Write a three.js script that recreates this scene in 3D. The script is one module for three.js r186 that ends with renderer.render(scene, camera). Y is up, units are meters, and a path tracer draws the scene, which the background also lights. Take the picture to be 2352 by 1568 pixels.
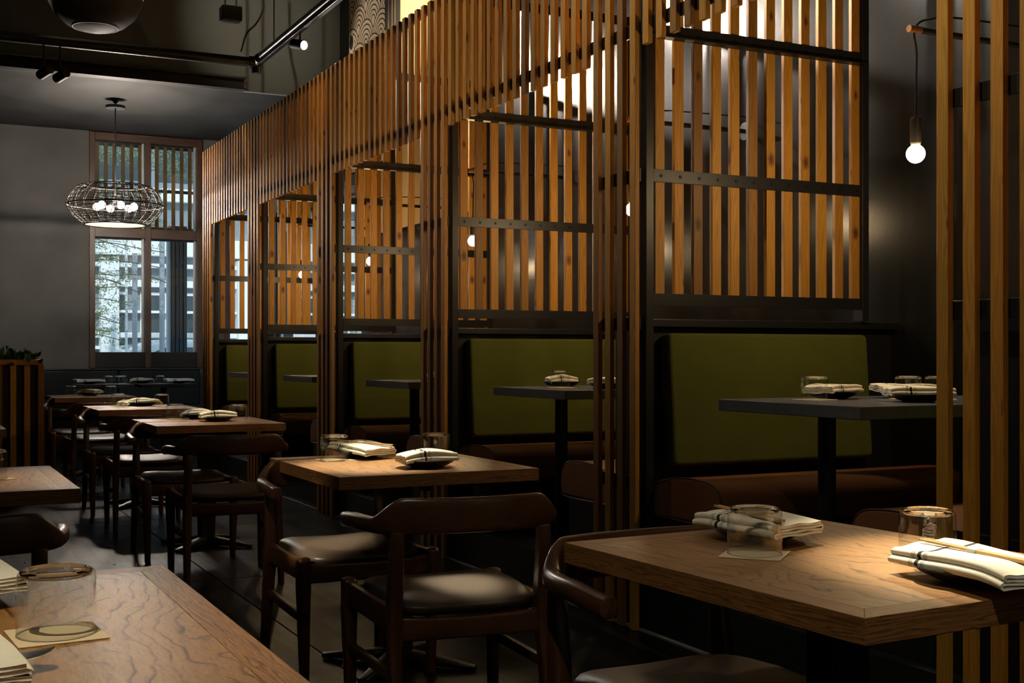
import * as THREE from 'three';
import { RoundedBoxGeometry } from 'three/addons/geometries/RoundedBoxGeometry.js';
import { mergeGeometries, mergeVertices } from 'three/addons/utils/BufferGeometryUtils.js';
import { RectAreaLightUniformsLib } from 'three/addons/lights/RectAreaLightUniformsLib.js';

// ------------------------------------------------------------------ camera, sky, sun, exposure
const W = 2352, H = 1568;
const scene = new THREE.Scene();
const camera = new THREE.PerspectiveCamera(2 * Math.atan(784 / 2826) * 180 / Math.PI, W / H, 0.05, 200);
camera.position.set(0, 1.17, 0);
camera.rotation.set(0, -26.47 * Math.PI / 180, 0);
camera.setViewOffset(W, H, 0, -29, W, H);
camera.updateProjectionMatrix();
scene.background = new THREE.Color(1.15, 1.4, 1.6);
const renderer = new THREE.WebGLRenderer({ antialias: true });
renderer.toneMapping = THREE.LinearToneMapping;
renderer.toneMappingExposure = 1.0;
renderer.shadowMap.enabled = true;
RectAreaLightUniformsLib.init();

const sun = new THREE.DirectionalLight(0xfff6e8, 3.2);
sun.position.set(-8, 22, 4); sun.target.position.set(4, 0, -26); sun.castShadow = true;
Object.assign(sun.shadow.camera, { left: -25, right: 25, top: 25, bottom: -25, near: 1, far: 80 });
sun.shadow.mapSize.set(2048, 2048);
scene.add(sun, sun.target);

const WARM = new THREE.Color(1.0, 0.86, 0.58), HOT = new THREE.Color(1.0, 0.86, 0.72), AMBER = new THREE.Color(1.0, 0.70, 0.36);

// ------------------------------------------------------------------ random numbers, noise
let seed = 7;
const rnd = () => { seed = (seed * 1664525 + 1013904223) >>> 0; return seed / 4294967296; };
const rr = (a, b) => a + (b - a) * rnd();
const clamp = (v, a, b) => Math.min(b, Math.max(a, v));
const smooth = (t) => t * t * (3 - 2 * t);
const sstep = (a, b, v) => smooth(clamp((v - a) / (b - a), 0, 1));
function hash(x, y, s) { let h = Math.imul(x, 374761393) + Math.imul(y, 668265263) + Math.imul(s, 2147483647 - 61); h = Math.imul(h ^ (h >>> 13), 1274126177); return ((h ^ (h >>> 16)) >>> 0) / 4294967296; }
function vnoise(x, y, px, py, s) {            // periodic value noise
  const x0 = Math.floor(x), y0 = Math.floor(y), fx = smooth(x - x0), fy = smooth(y - y0);
  const m = (a, n) => ((a % n) + n) % n, xa = m(x0, px), xb = m(x0 + 1, px), ya = m(y0, py), yb = m(y0 + 1, py);
  const a = hash(xa, ya, s), b = hash(xb, ya, s), c = hash(xa, yb, s), d = hash(xb, yb, s);
  return a + (b - a) * fx + (c - a) * fy + (a - b - c + d) * fx * fy;
}
function fbm(u, v, fx, fy, oct, s) { let r = 0, a = 0.5, t = 0; for (let i = 0; i < oct; i++) { r += a * vnoise(u * fx, v * fy, fx, fy, s + i * 17); t += a; a *= 0.5; fx *= 2; fy *= 2; } return r / t; }
function texture(w, h, fn, srgb = true) {
  const d = new Uint8Array(w * h * 4);
  for (let j = 0; j < h; j++) for (let i = 0; i < w; i++) {
    const c = fn(i / w, j / h), k = (j * w + i) * 4;
    d[k] = clamp(c[0], 0, 1) * 255; d[k + 1] = clamp(c[1], 0, 1) * 255; d[k + 2] = clamp(c[2], 0, 1) * 255; d[k + 3] = 255;
  }
  const t = new THREE.DataTexture(d, w, h, THREE.RGBAFormat);
  t.wrapS = t.wrapT = THREE.RepeatWrapping; t.magFilter = THREE.LinearFilter; t.minFilter = THREE.LinearMipmapLinearFilter; t.generateMipmaps = true;
  if (srgb) t.colorSpace = THREE.SRGBColorSpace;
  t.needsUpdate = true;
  return t;
}
const mixc = (a, b, t) => [a[0] + (b[0] - a[0]) * t, a[1] + (b[1] - a[1]) * t, a[2] + (b[2] - a[2]) * t];

// softwood for the slats: u runs along the grain over 2.4 m, v across over 0.3 m
const knots = []; seed = 21;
for (let i = 0; i < 5; i++) knots.push([rnd(), rnd(), rr(0.010, 0.020)]);
const slatTex = texture(2048, 256, (u, v) => {
  const x = u * 2.4, y = v * 0.3; let warp = 0, kd = 0;
  for (const [ku, kv, r] of knots) {
    let dx = x - ku * 2.4, dy = y - kv * 0.3; dx -= Math.round(dx / 2.4) * 2.4; dy -= Math.round(dy / 0.3) * 0.3;
    const q = (dx / 3.2) ** 2 + dy * dy, e = Math.exp(-q / (2 * (r * 1.7) ** 2));
    warp += e * 0.9 * Math.sign(dy); kd = Math.max(kd, 1 - sstep(r * 0.15, r * 1.3, Math.sqrt((dx / 1.9) ** 2 + dy * dy) * (0.75 + 0.5 * vnoise(x * 90, y * 240, 9999, 9999, 12))));
  }
  const ring = fbm(u, v, 3, 9, 3, 3) * 9 + v * 14 + warp * 1.2;
  const g = 0.5 + 0.5 * Math.sin(ring * 6.283), fibre = fbm(u, v, 60, 160, 2, 8), broad = fbm(u, v, 6, 8, 3, 44);
  let c = mixc([0.73, 0.53, 0.17], [0.53, 0.36, 0.09], 0.62 * g ** 1.5 + 0.3 * (fibre - 0.3));
  c = mixc(c, [0.79, 0.58, 0.215], 0.45 * broad);
  return mixc(c, [0.27, 0.125, 0.045], kd * 0.8);
});
// oak for the table tops: u runs along the grain over 1.2 m, v across over 1.0 m, with open cathedral figure
const oak = (dark) => texture(1024, 1024, (u, v) => {
  const x = v - 0.5, bend = fbm(u, v, 2, 2, 3, 71) * 2.0 + fbm(u, v, 6, 9, 4, 12) * 0.75;
  const f = Math.sqrt(0.02 + (x * 5.5 + bend - 1) ** 2) * 4.6 + u * 2.0 + 0.9 * Math.sin(u * 6.283);
  const s = f - Math.floor(f), line = (s > 0.8 ? Math.exp(-(((s - 0.8) / 0.035) ** 2)) : Math.exp(-(((s - 0.8) / 0.13) ** 2))) * clamp(1.9 * fbm(u, v, 18, 70, 3, 5) - 0.35, 0, 1);
  const pore = Math.max(0, fbm(u, v, 90, 500, 2, 31) - 0.55) * 2.2, fine = fbm(u, v, 26, 200, 2, 9), cloud = fbm(u, v, 3, 4, 3, 90);
  let c = mixc([0.62, 0.47, 0.29], [0.53, 0.385, 0.225], fine * 0.8 + cloud * 0.35);
  c = mixc(c, [0.25, 0.145, 0.07], clamp(line * 0.95 + pore * 0.5, 0, 0.92));
  return dark ? mixc(c, [0.12, 0.06, 0.03], dark) : c;
});
const oakTex = oak(0);
const edgeTex = texture(1024, 128, (u, v) => {
  const f = v * 16 + fbm(u, v, 4, 6, 4, 55) * 5.0, s = f - Math.floor(f), fine = fbm(u, v, 30, 90, 2, 4);
  return mixc(mixc([0.62, 0.45, 0.26], [0.50, 0.34, 0.18], fine), [0.24, 0.135, 0.065], sstep(0.3, 0.9, s) * clamp(1.5 * fbm(u, v, 10, 30, 3, 77) - 0.3, 0, 0.6));
});
const walnutTex = texture(512, 512, (u, v) => {
  const f = v * 7 + fbm(u, v, 2, 5, 3, 18) * 3.0, s = 0.5 + 0.5 * Math.sin(f * 6.283), fine = fbm(u, v, 24, 160, 2, 2);
  return mixc([0.36, 0.235, 0.135], [0.215, 0.13, 0.07], 0.55 * s + 0.6 * (fine - 0.25));
});
const leatherBump = texture(512, 512, (u, v) => { const n = fbm(u, v, 40, 40, 3, 6), b = fbm(u, v, 130, 130, 1, 7); const g = 0.35 * n + 0.5 * b; return [g, g, g]; }, false);
const clothTex = texture(512, 512, (u, v) => {
  const w = 0.5 + 0.25 * Math.sin(u * 512 * Math.PI / 2) * Math.sin(v * 512 * Math.PI / 2) + 0.35 * (fbm(u, v, 90, 160, 2, 4) - 0.5), b = fbm(u, v, 6, 5, 3, 14);
  return mixc([0.265, 0.295, 0.085], [0.365, 0.39, 0.125], clamp(w * 0.7 + b * 0.45 - 0.15, 0, 1));
});
const linenBump = texture(256, 256, (u, v) => { const g = 0.5 + 0.25 * Math.sin(u * 402) + 0.25 * Math.sin(v * 402); return [g, g, g]; }, false);
const napkinTex = texture(1024, 64, (u, v) => {                   // u: 0..1 along 0.4 m of cloth
  const m = u * 0.4, n = 0.03 * (fbm(u, v, 120, 30, 1, 3) - 0.5), white = [0.90 + n, 0.88 + n, 0.83 + n], ink = [0.17, 0.175, 0.19];
  const at = (c, w) => Math.abs(m - c) < w / 2;
  for (const k of [0, 0.25]) if (at(0.085 + k, 0.010)) return ink; else for (const q of [0.014, 0.018, 0.022]) if (at(0.085 + k - q, 0.0014) || at(0.085 + k + q, 0.0014)) return mixc(ink, white, 0.25);
  return white;
});
const plasterTex = texture(1024, 1024, (u, v) => { const a = fbm(u, v, 4, 4, 5, 61), b = fbm(u, v, 9, 9, 4, 23); return mixc([0.37, 0.37, 0.355], [0.24, 0.242, 0.235], clamp((a - 0.3) * 1.5 + 0.25 * (b - 0.5), 0, 1)); });
const plasterBump = texture(512, 512, (u, v) => { const g = fbm(u, v, 60, 60, 3, 5); return [g, g, g]; }, false);
const floorTex = texture(1024, 1024, (u, v) => { const a = fbm(u, v, 6, 6, 5, 33), b = fbm(u, v, 200, 200, 1, 34); let c = mixc([0.19, 0.195, 0.20], [0.25, 0.255, 0.255], a); return b > 0.93 ? [0.36, 0.36, 0.35] : c; });
const floorRough = texture(512, 512, (u, v) => { const g = 0.30 + 0.28 * fbm(u, v, 8, 8, 4, 52) + 0.12 * (fbm(u, v, 3, 90, 2, 58) - 0.5); return [g, g, g]; }, false);
const slateTex = texture(512, 512, (u, v) => { const a = fbm(u, v, 8, 8, 4, 75), b = fbm(u, v, 90, 90, 2, 76); return mixc([0.25, 0.262, 0.30], [0.36, 0.372, 0.41], clamp(a * 0.6 + b * 0.5 - 0.05, 0, 1)); });

// ------------------------------------------------------------------ materials
const std = (o) => new THREE.MeshStandardMaterial(o), phys = (o) => new THREE.MeshPhysicalMaterial(o);
const col = (r, g, b) => new THREE.Color().setRGB(r, g, b);
const M = {
  blackSteel: std({ color: col(0.015, 0.015, 0.016), roughness: 0.42, metalness: 0.35 }),
  blackPaint: phys({ color: col(0.006, 0.006, 0.0065), roughness: 0.55, specularIntensity: 0.5 }),
  blackWood: phys({ color: col(0.009, 0.0095, 0.011), roughness: 0.55, specularIntensity: 0.6 }),
  charcoalWall: std({ color: col(0.20, 0.195, 0.195), roughness: 0.42, bumpMap: plasterBump, bumpScale: 0.0012 }),
  plaster: std({ map: plasterTex, color: col(0.46, 0.46, 0.46), roughness: 0.8, bumpMap: plasterBump, bumpScale: 0.001 }),
  bulkhead: std({ color: col(0.085, 0.09, 0.095), roughness: 0.9 }),
  soffit: phys({ color: col(0.009, 0.009, 0.009), roughness: 0.7, specularIntensity: 0.4 }),
  darkSoffit: std({ color: col(0.13, 0.13, 0.125), roughness: 0.9 }),
  darkCeiling: std({ color: col(0.012, 0.012, 0.012), roughness: 0.9 }),
  floor: phys({ map: floorTex, color: col(0.085, 0.09, 0.10), roughnessMap: floorRough, roughness: 0.8, specularIntensity: 0.22 }),
  slate: std({ map: slateTex, roughness: 0.3 }),
  oakTop: std({ map: oakTex, color: col(1.0, 0.95, 0.86), roughness: 0.44 }),
  oakEdge: std({ map: edgeTex, roughness: 0.5 }),
  walnut: phys({ map: walnutTex, color: col(0.80, 0.72, 0.64), roughness: 0.36, clearcoat: 0.45, clearcoatRoughness: 0.2 }),
  seatLeather: phys({ color: col(0.034, 0.024, 0.0185), roughness: 0.4, bumpMap: leatherBump, bumpScale: 0.0003 }),
  cognac: std({ color: col(0.215, 0.082, 0.036), roughness: 0.45, bumpMap: leatherBump, bumpScale: 0.0003 }),
  piping: std({ color: col(0.05, 0.022, 0.014), roughness: 0.5 }),
  green: std({ map: clothTex, roughness: 0.95 }),
  tealVinyl: phys({ color: col(0.004, 0.0075, 0.010), roughness: 0.5, specularIntensity: 0.4 }),
  glass: phys({ color: 0xffffff, transmission: 1, thickness: 0.003, ior: 1.5, roughness: 0.03, attenuationColor: col(0.95, 0.97, 0.96), attenuationDistance: 0.5 }),
  thinGlass: phys({ color: col(0.95, 0.97, 0.96), transmission: 1, thickness: 0, ior: 1.85, roughness: 0.0 }),
  pane: phys({ color: col(0.86, 0.93, 0.96), transmission: 1, thickness: 0, ior: 1.5, roughness: 0 }),
  coaster: std({ color: col(0.62, 0.50, 0.34), roughness: 0.9 }),
  plate: phys({ color: col(0.010, 0.011, 0.012), roughness: 0.22, clearcoat: 0.5, clearcoatRoughness: 0.1 }),
  napkin: std({ map: napkinTex, roughness: 0.95, bumpMap: linenBump, bumpScale: 0.0003 }),
  bamboo: std({ color: col(0.52, 0.30, 0.115), roughness: 0.6 }),
  paper: std({ color: col(0.82, 0.79, 0.72), roughness: 0.9 }),
  spoon: std({ color: col(0.75, 0.76, 0.77), roughness: 0.25, metalness: 1 }),
  bulb: std({ color: 0x000000, emissive: HOT, emissiveIntensity: 9 }),
  lampFace: std({ color: 0x000000, emissive: HOT, emissiveIntensity: 12 }),
  copper: std({ color: col(0.50, 0.22, 0.09), roughness: 0.35, metalness: 0.8 }),
  wire: std({ color: col(0.008, 0.007, 0.006), roughness: 0.8 }),
  weave: phys({ color: col(0.004, 0.0035, 0.003), roughness: 1, specularIntensity: 0 }),
  diffuser: phys({ color: col(0.9, 0.86, 0.8), roughness: 0.95, transmission: 0.55, thickness: 0 }),
  windowWood: std({ map: walnutTex, color: col(0.42, 0.36, 0.30), roughness: 0.5 }),
  aluminium: std({ color: col(0.30, 0.33, 0.34), roughness: 0.45, metalness: 0.4 }),
  leaf: phys({ color: col(0.030, 0.085, 0.018), roughness: 0.6 }),
  soil: std({ color: col(0.02, 0.014, 0.01), roughness: 1 }),
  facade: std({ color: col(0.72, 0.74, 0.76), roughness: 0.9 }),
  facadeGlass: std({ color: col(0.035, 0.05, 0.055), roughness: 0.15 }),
  greyFacade: std({ color: col(0.22, 0.25, 0.28), roughness: 0.9 }),  // grey building wall behind the white columns
  pavement: std({ color: col(0.36, 0.37, 0.38), roughness: 0.9 }),
  bark: std({ color: col(0.24, 0.20, 0.15), roughness: 0.9 }),
  treeLeaf: phys({ color: col(0.34, 0.44, 0.22), roughness: 0.6, transmission: 0.35, thickness: 0 }),
  redBarrier: std({ color: col(0.42, 0.045, 0.022), roughness: 0.6 }),
  carPaint: phys({ color: col(0.55, 0.57, 0.60), roughness: 0.3, clearcoat: 1 }),
  tyre: std({ color: col(0.01, 0.01, 0.01), roughness: 0.8 }),
};
seed = 5;
const slatMats = [];                                               // slats differ in tone from piece to piece
for (const [r, g, b] of [[1, 1, 1], [0.9, 0.86, 0.8], [1.05, 1.0, 0.95], [0.82, 0.76, 0.72], [0.95, 0.97, 1.0], [0.60, 0.55, 0.50], [1.0, 0.9, 0.8], [0.46, 0.42, 0.38], [1.12, 1.05, 1.0]])
  slatMats.push(std({ map: slatTex, color: col(r * 0.92, g * 0.92, b * 0.88), roughness: 0.6 }));

// ------------------------------------------------------------------ building helpers
const counts = {};
function numbered(n) { const k = counts[n] = (counts[n] ?? 0) + 1; return k === 1 ? n : n + '_' + String(k - 1).padStart(3, '0'); }
function mesh(name, geo, mat, parent) {
  const m = new THREE.Mesh(geo, mat); m.name = parent === scene ? numbered(name) : name; m.castShadow = m.receiveShadow = true; parent.add(m); return m;
}
function thing(name, label, category, pos = [0, 0, 0], turn = 0, group) {
  const o = new THREE.Group(); o.name = numbered(name); o.position.set(...pos); o.rotation.y = turn; o.userData = { label, category };
  if (group) o.userData.group = group;
  scene.add(o); return o;
}
function tag(o, label, category, group) { o.userData = { label, category }; if (group) o.userData.group = group; return o; }
function struct(name, geo, mat) { const m = mesh(name, geo, mat, scene); m.userData.kind = 'structure'; return m; }
function copy(root, label, pos, turn = 0) { const o = root.clone(); o.name = numbered(root.name.replace(/_\d{3}$/, '')); o.userData = { ...root.userData, label }; o.position.set(...pos); o.rotation.y = turn; scene.add(o); return o; }
// uv in metres: u along the chosen axis where the face shows it
function metric(geo, axis = 'y', su = 1, sv = 1, ou = 0, ov = 0) {
  const g = geo.index ? geo.toNonIndexed() : geo, p = g.attributes.position, uv = new Float32Array(p.count * 2);
  const A = new THREE.Vector3(), B = new THREE.Vector3(), C = new THREE.Vector3(), idx = { x: 0, y: 1, z: 2 }[axis];
  for (let i = 0; i < p.count; i += 3) {
    A.fromBufferAttribute(p, i); B.fromBufferAttribute(p, i + 1); C.fromBufferAttribute(p, i + 2);
    const n = B.clone().sub(A).cross(C.clone().sub(A)), a = [Math.abs(n.x), Math.abs(n.y), Math.abs(n.z)], d = a.indexOf(Math.max(...a));
    const rest = [0, 1, 2].filter((k) => k !== d), iu = rest.includes(idx) ? idx : rest[0], iv = rest.find((k) => k !== iu);
    [A, B, C].forEach((q, k) => { const c = q.toArray(); uv[(i + k) * 2] = c[iu] / su + ou; uv[(i + k) * 2 + 1] = c[iv] / sv + ov + d * 0.37; });
  }
  g.setAttribute('uv', new THREE.BufferAttribute(uv, 2)); return g;
}
const rbox = (w, h, d, r = 0.004, s = 1) => new RoundedBoxGeometry(w, h, d, s, Math.min(r, w / 2.01, h / 2.01, d / 2.01));
const at = (g, x, y, z) => g.translate(x, y, z);
const bx = (x0, x1, y0, y1, z0, z1) => metric(at(new THREE.BoxGeometry(x1 - x0, y1 - y0, z1 - z0), (x0 + x1) / 2, (y0 + y1) / 2, (z0 + z1) / 2), 'x', 2, 2);
const rbx = (x0, x1, y0, y1, z0, z1, r = 0.003) => metric(at(rbox(x1 - x0, y1 - y0, z1 - z0, r), (x0 + x1) / 2, (y0 + y1) / 2, (z0 + z1) / 2), 'x', 1, 1);
const merge = (list) => mergeGeometries(list.map((g) => { const q = g.index ? g.toNonIndexed() : g.clone(); for (const k of Object.keys(q.attributes)) if (!['position', 'normal', 'uv'].includes(k)) q.deleteAttribute(k); return q; }));
const V = (x, y, z) => new THREE.Vector3(x, y, z);
function rod(a, b, r0, r1 = r0, seg = 10) { const d = b.clone().sub(a), g = new THREE.CylinderGeometry(r1, r0, d.length(), seg); g.applyQuaternion(new THREE.Quaternion().setFromUnitVectors(V(0, 1, 0), d.clone().normalize())); const m = a.clone().add(b).multiplyScalar(0.5); return g.translate(m.x, m.y, m.z); }
const tube = (pts, r, seg = 24, rad = 6) => new THREE.TubeGeometry(new THREE.CatmullRomCurve3(pts), seg, r, rad);
// loft of super-elliptic sections: frames = [{c, a (half along side), b (half along up), side, up, n}]
function loft(frames, ring = 16, capRound = 0) {
  const P = [], UV = [], I = []; let len = 0; const fr = [...frames];
  if (capRound) for (const end of [0, 1]) {
    const f = end ? frames[frames.length - 1] : frames[0], q = end ? frames[frames.length - 2] : frames[1], d = f.c.clone().sub(q.c).normalize();
    const extra = [0.35, 0.7, 0.92, 1].map((t) => ({ ...f, c: f.c.clone().addScaledVector(d, capRound * t), a: f.a * Math.max(0.02, Math.sqrt(1 - t * t) * 0.45 + 0.55 * (t < 0.99 ? 1 - t ** 4 : 0)), b: f.b * Math.max(0.02, Math.sqrt(1 - t * t) * 0.45 + 0.55 * (t < 0.99 ? 1 - t ** 4 : 0)) }));
    if (end) fr.push(...extra); else fr.unshift(...extra.reverse());
  }
  fr.forEach((f, i) => {
    if (i) len += f.c.distanceTo(fr[i - 1].c);
    for (let k = 0; k <= ring; k++) {
      const t = k / ring * Math.PI * 2, cs = Math.cos(t), sn = Math.sin(t), e = 2 / (f.n ?? 2.6);
      const x = Math.sign(cs) * Math.abs(cs) ** e * f.a, y = Math.sign(sn) * Math.abs(sn) ** e * f.b, v = f.c.clone().addScaledVector(f.side, x).addScaledVector(f.up, y);
      P.push(v.x, v.y, v.z); UV.push(len / 0.6, k / ring * 0.25);
    }
  });
  const R = ring + 1;
  for (let i = 0; i + 1 < fr.length; i++) for (let k = 0; k < ring; k++) { const a = i * R + k, b = a + R; I.push(a, a + 1, b, b, a + 1, b + 1); }
  for (const end of [0, 1]) {                                        // closing fans
    const c = fr[end ? fr.length - 1 : 0].c, n = P.length / 3, o = end ? (fr.length - 1) * R : 0; P.push(c.x, c.y, c.z); UV.push(0, 0);
    for (let k = 0; k < ring; k++) end ? I.push(n, o + k, o + k + 1) : I.push(n, o + k + 1, o + k);
  }
  const g = new THREE.BufferGeometry(); g.setAttribute('position', new THREE.Float32BufferAttribute(P, 3)); g.setAttribute('uv', new THREE.Float32BufferAttribute(UV, 2)); g.setIndex(I);
  // outward orientation
  const vol = (() => { let s = 0; for (let i = 0; i < I.length; i += 3) { const a = V(...P.slice(I[i] * 3, I[i] * 3 + 3)), b = V(...P.slice(I[i + 1] * 3, I[i + 1] * 3 + 3)), c = V(...P.slice(I[i + 2] * 3, I[i + 2] * 3 + 3)); s += a.dot(b.cross(c)); } return s; })();
  if (vol < 0) { const idx = g.index.array; for (let i = 0; i < idx.length; i += 3) { const t = idx[i]; idx[i] = idx[i + 1]; idx[i + 1] = t; } }
  g.computeVertexNormals();
  const nn = g.attributes.normal;                                     // join the seam
  fr.forEach((f, i) => { const a = i * R, b = a + ring, n = V(nn.getX(a) + nn.getX(b), nn.getY(a) + nn.getY(b), nn.getZ(a) + nn.getZ(b)).normalize(); nn.setXYZ(a, n.x, n.y, n.z); nn.setXYZ(b, n.x, n.y, n.z); });
  return g;
}
const UP = V(0, 1, 0);
function stick(pts, radii, ring = 12, n = 2.6) {                      // a tapering limb through points; radii [[a,b],...]
  const f = pts.map((c, i) => { const d = (pts[i + 1] ?? c).clone().sub(pts[i - 1] ?? c).normalize(); const side = V(1, 0, 0).addScaledVector(d, -d.x).normalize(), up = d.clone().cross(side).normalize(); return { c, a: radii[i][0], b: radii[i][1], side, up, n }; });
  return loft(f, ring);
}
const dim = (v) => V(...v);
const ORD = ['nearest', 'second', 'third', 'fourth', 'fifth'];

// ------------------------------------------------------------------ layout of the booth row (x to the right, -z along the row)
const XF = 2.78, PITCH = 0.1018, MOD = 20 * PITCH, XW = 4.25, ZW = -15.8, ZB = -12.74, SOFFIT = 3.906, CEIL = 5.6;
const DIV = [-2.557, -4.593, -6.629, -8.665, -10.701, -12.52];       // centre of each divider between booths
M.blackWall = phys({ color: col(0.009, 0.009, 0.009), roughness: 0.19, specularIntensity: 0.75, bumpMap: plasterBump, bumpScale: 0.0002 });

// ------------------------------------------------------------------ room shell
{
  const slabs = [];
  const fl = struct('floor', bx(-3.6, 4.5, -0.30, -0.012, -16.05, 2.0), M.blackPaint);
  const xs = [-3.5, -1.02, 1.48, 4.25], zs = [1.9, -1.4, -3.9, -6.4, -8.9, -11.4, -13.9, -15.8];
  for (let i = 0; i + 1 < xs.length; i++) for (let j = 0; j + 1 < zs.length; j++)
    mesh('floor_slab', metric(at(rbox(xs[i + 1] - xs[i] - 0.006, 0.02, zs[j] - zs[j + 1] - 0.006, 0.002), (xs[i] + xs[i + 1]) / 2, -0.010, (zs[j] + zs[j + 1]) / 2), 'z', 2.2, 2.2, i * 0.3, j * 0.23), M.floor, fl);
  struct('platform', bx(2.815, XW, 0, 0.2, -12.72, 1.9), M.blackWood);
  struct('trim_1', rbx(2.795, 2.815, 0, 0.012, -12.72, 1.9, 0.003), std({ color: col(0.18, 0.18, 0.18), roughness: 0.5 }));
  struct('wall_left', bx(-3.8, -3.5, 0, CEIL, -16.05, 2.0), M.plaster);
  struct('wall_near', bx(-3.5, XW, 0, CEIL, 1.9, 2.1), M.darkSoffit);
  struct('ceiling', bx(-3.8, 4.5, CEIL, CEIL + 0.3, -16.05, 2.1), M.darkCeiling);
  const wallWithHoles = (x0, x1, holes, depth) => {
    const s = new THREE.Shape([[x0, 0], [x1, 0], [x1, CEIL], [x0, CEIL]].map(([x, y]) => new THREE.Vector2(x, y)));
    for (const [a, b, c, d] of holes) s.holes.push(new THREE.Path([[a, c], [a, d], [b, d], [b, c]].map(([x, y]) => new THREE.Vector2(x, y))));
    return new THREE.ExtrudeGeometry(s, { depth, bevelEnabled: false });
  };
  const far = wallWithHoles(-3.5, 4.5, [[2.082, 3.452, 1.0, SOFFIT - 0.01], [3.74, 4.19, 1.0, SOFFIT - 0.01]], 0.25); far.translate(0, 0, ZW - 0.25);
  struct('wall_far', metric(far, 'x', 3, 3), M.plaster);
  // right wall: drawn in (z, y) and turned into place
  const right = wallWithHoles(-1.9, 15.8, [[12.0, 15.2, 1.0, 2.95]], 0.22); right.rotateY(Math.PI / 2); right.translate(XW, 0, 0);
  struct('wall_right', metric(right, 'z', 1.5, 1.5), M.blackWall);
  struct('ceiling_1', bx(-3.5, XW, SOFFIT, SOFFIT + 0.1, ZW, ZB - 0.02), M.soffit);
  struct('wall_bulkhead', bx(-3.5, XW, SOFFIT, CEIL, ZB - 0.02, ZB + 0.04), M.bulkhead);
  const beam = struct('trim_2', bx(-3.5, 3.2, SOFFIT, SOFFIT + 0.11, ZB + 0.06, ZB + 0.08), M.blackPaint);
  mesh('flange', rbx(-3.5, 3.2, SOFFIT + 0.10, SOFFIT + 0.118, ZB + 0.04, ZB + 0.17, 0.002), std({ color: col(0.03, 0.03, 0.03), roughness: 0.3 }), beam);
  mesh('flange', rbx(-3.5, 3.2, SOFFIT - 0.012, SOFFIT + 0.002, ZB + 0.04, ZB + 0.17, 0.002), M.blackPaint, beam);
}
// window in the far wall, the part of the next one beside it, and one in the right wall
function windowUnit(n, x0, x1, mull, z, y0, y1, transom, dado) {
  const w = new THREE.Group(); w.name = 'window_' + n; w.userData.kind = 'structure'; scene.add(w);
  const f = 0.066, d0 = z - 0.10, d1 = z + 0.03;
  const bar = (a, b, c, d, nm = 'window_frame', m = M.windowWood, e0 = d0, e1 = d1) => mesh(nm, metric(at(rbox(b - a, d - c, e1 - e0, 0.004), (a + b) / 2, (c + d) / 2, (e0 + e1) / 2), d - c > b - a ? 'y' : 'x', 0.6, 0.6), m, w);
  bar(x0, x0 + f, y0, y1); bar(x1 - f, x1, y0, y1); bar(x0 + f, x1 - f, y1 - 0.09, y1); 
  if (transom) bar(x0 + f, x1 - f, transom - 0.06, transom + 0.06, 'window_frame', M.windowWood, d0, d1 - 0.004);
  if (mull) bar(mull - 0.036, mull + 0.036, y0, y1 - 0.09, 'window_frame', M.windowWood, d0, d1 + 0.008);
  if (dado > y0) bar(x0 + f, x1 - f, y0, dado, 'sill_panel', M.blackPaint, d0, d1 - 0.01);
  const cols = mull ? [[x0 + f, mull - 0.036], [mull + 0.036, x1 - f]] : [[x0 + f, x1 - f]];
  const rows = transom ? [[Math.max(y0, dado), transom - 0.06], [transom + 0.06, y1 - 0.09]] : [[Math.max(y0, dado), y1 - 0.09]];
  for (const [a, b] of cols) for (const [c, d] of rows) {
    mesh('pane', at(new THREE.BoxGeometry(b - a, d - c, 0.006), (a + b) / 2, (c + d) / 2, z - 0.07), M.pane, w);
    bar(a, a + 0.012, c, d, 'sash', M.aluminium, z - 0.085, z - 0.055); bar(b - 0.028, b, c, d, 'sash', M.aluminium, z - 0.085, z - 0.055); bar(a + 0.012, b - 0.028, d - 0.02, d, 'sash', M.blackPaint, z - 0.085, z - 0.055);
  }
  return w;
}
windowUnit(1, 2.082, 3.452, 2.78, ZW, 1.0, SOFFIT - 0.01, 2.672, 1.195);
windowUnit(2, 3.74, 4.19, 0, ZW, 1.0, SOFFIT - 0.01, 0, 1.195);
{ const w = windowUnit(3, 12.0, 15.2, 13.6, 0, 1.0, 2.95, 0, 1.15); w.rotation.y = Math.PI / 2; w.position.set(XW + 0.12, 0, 0); }  // window behind the slats, placed to give the bluish gaps between them

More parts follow.
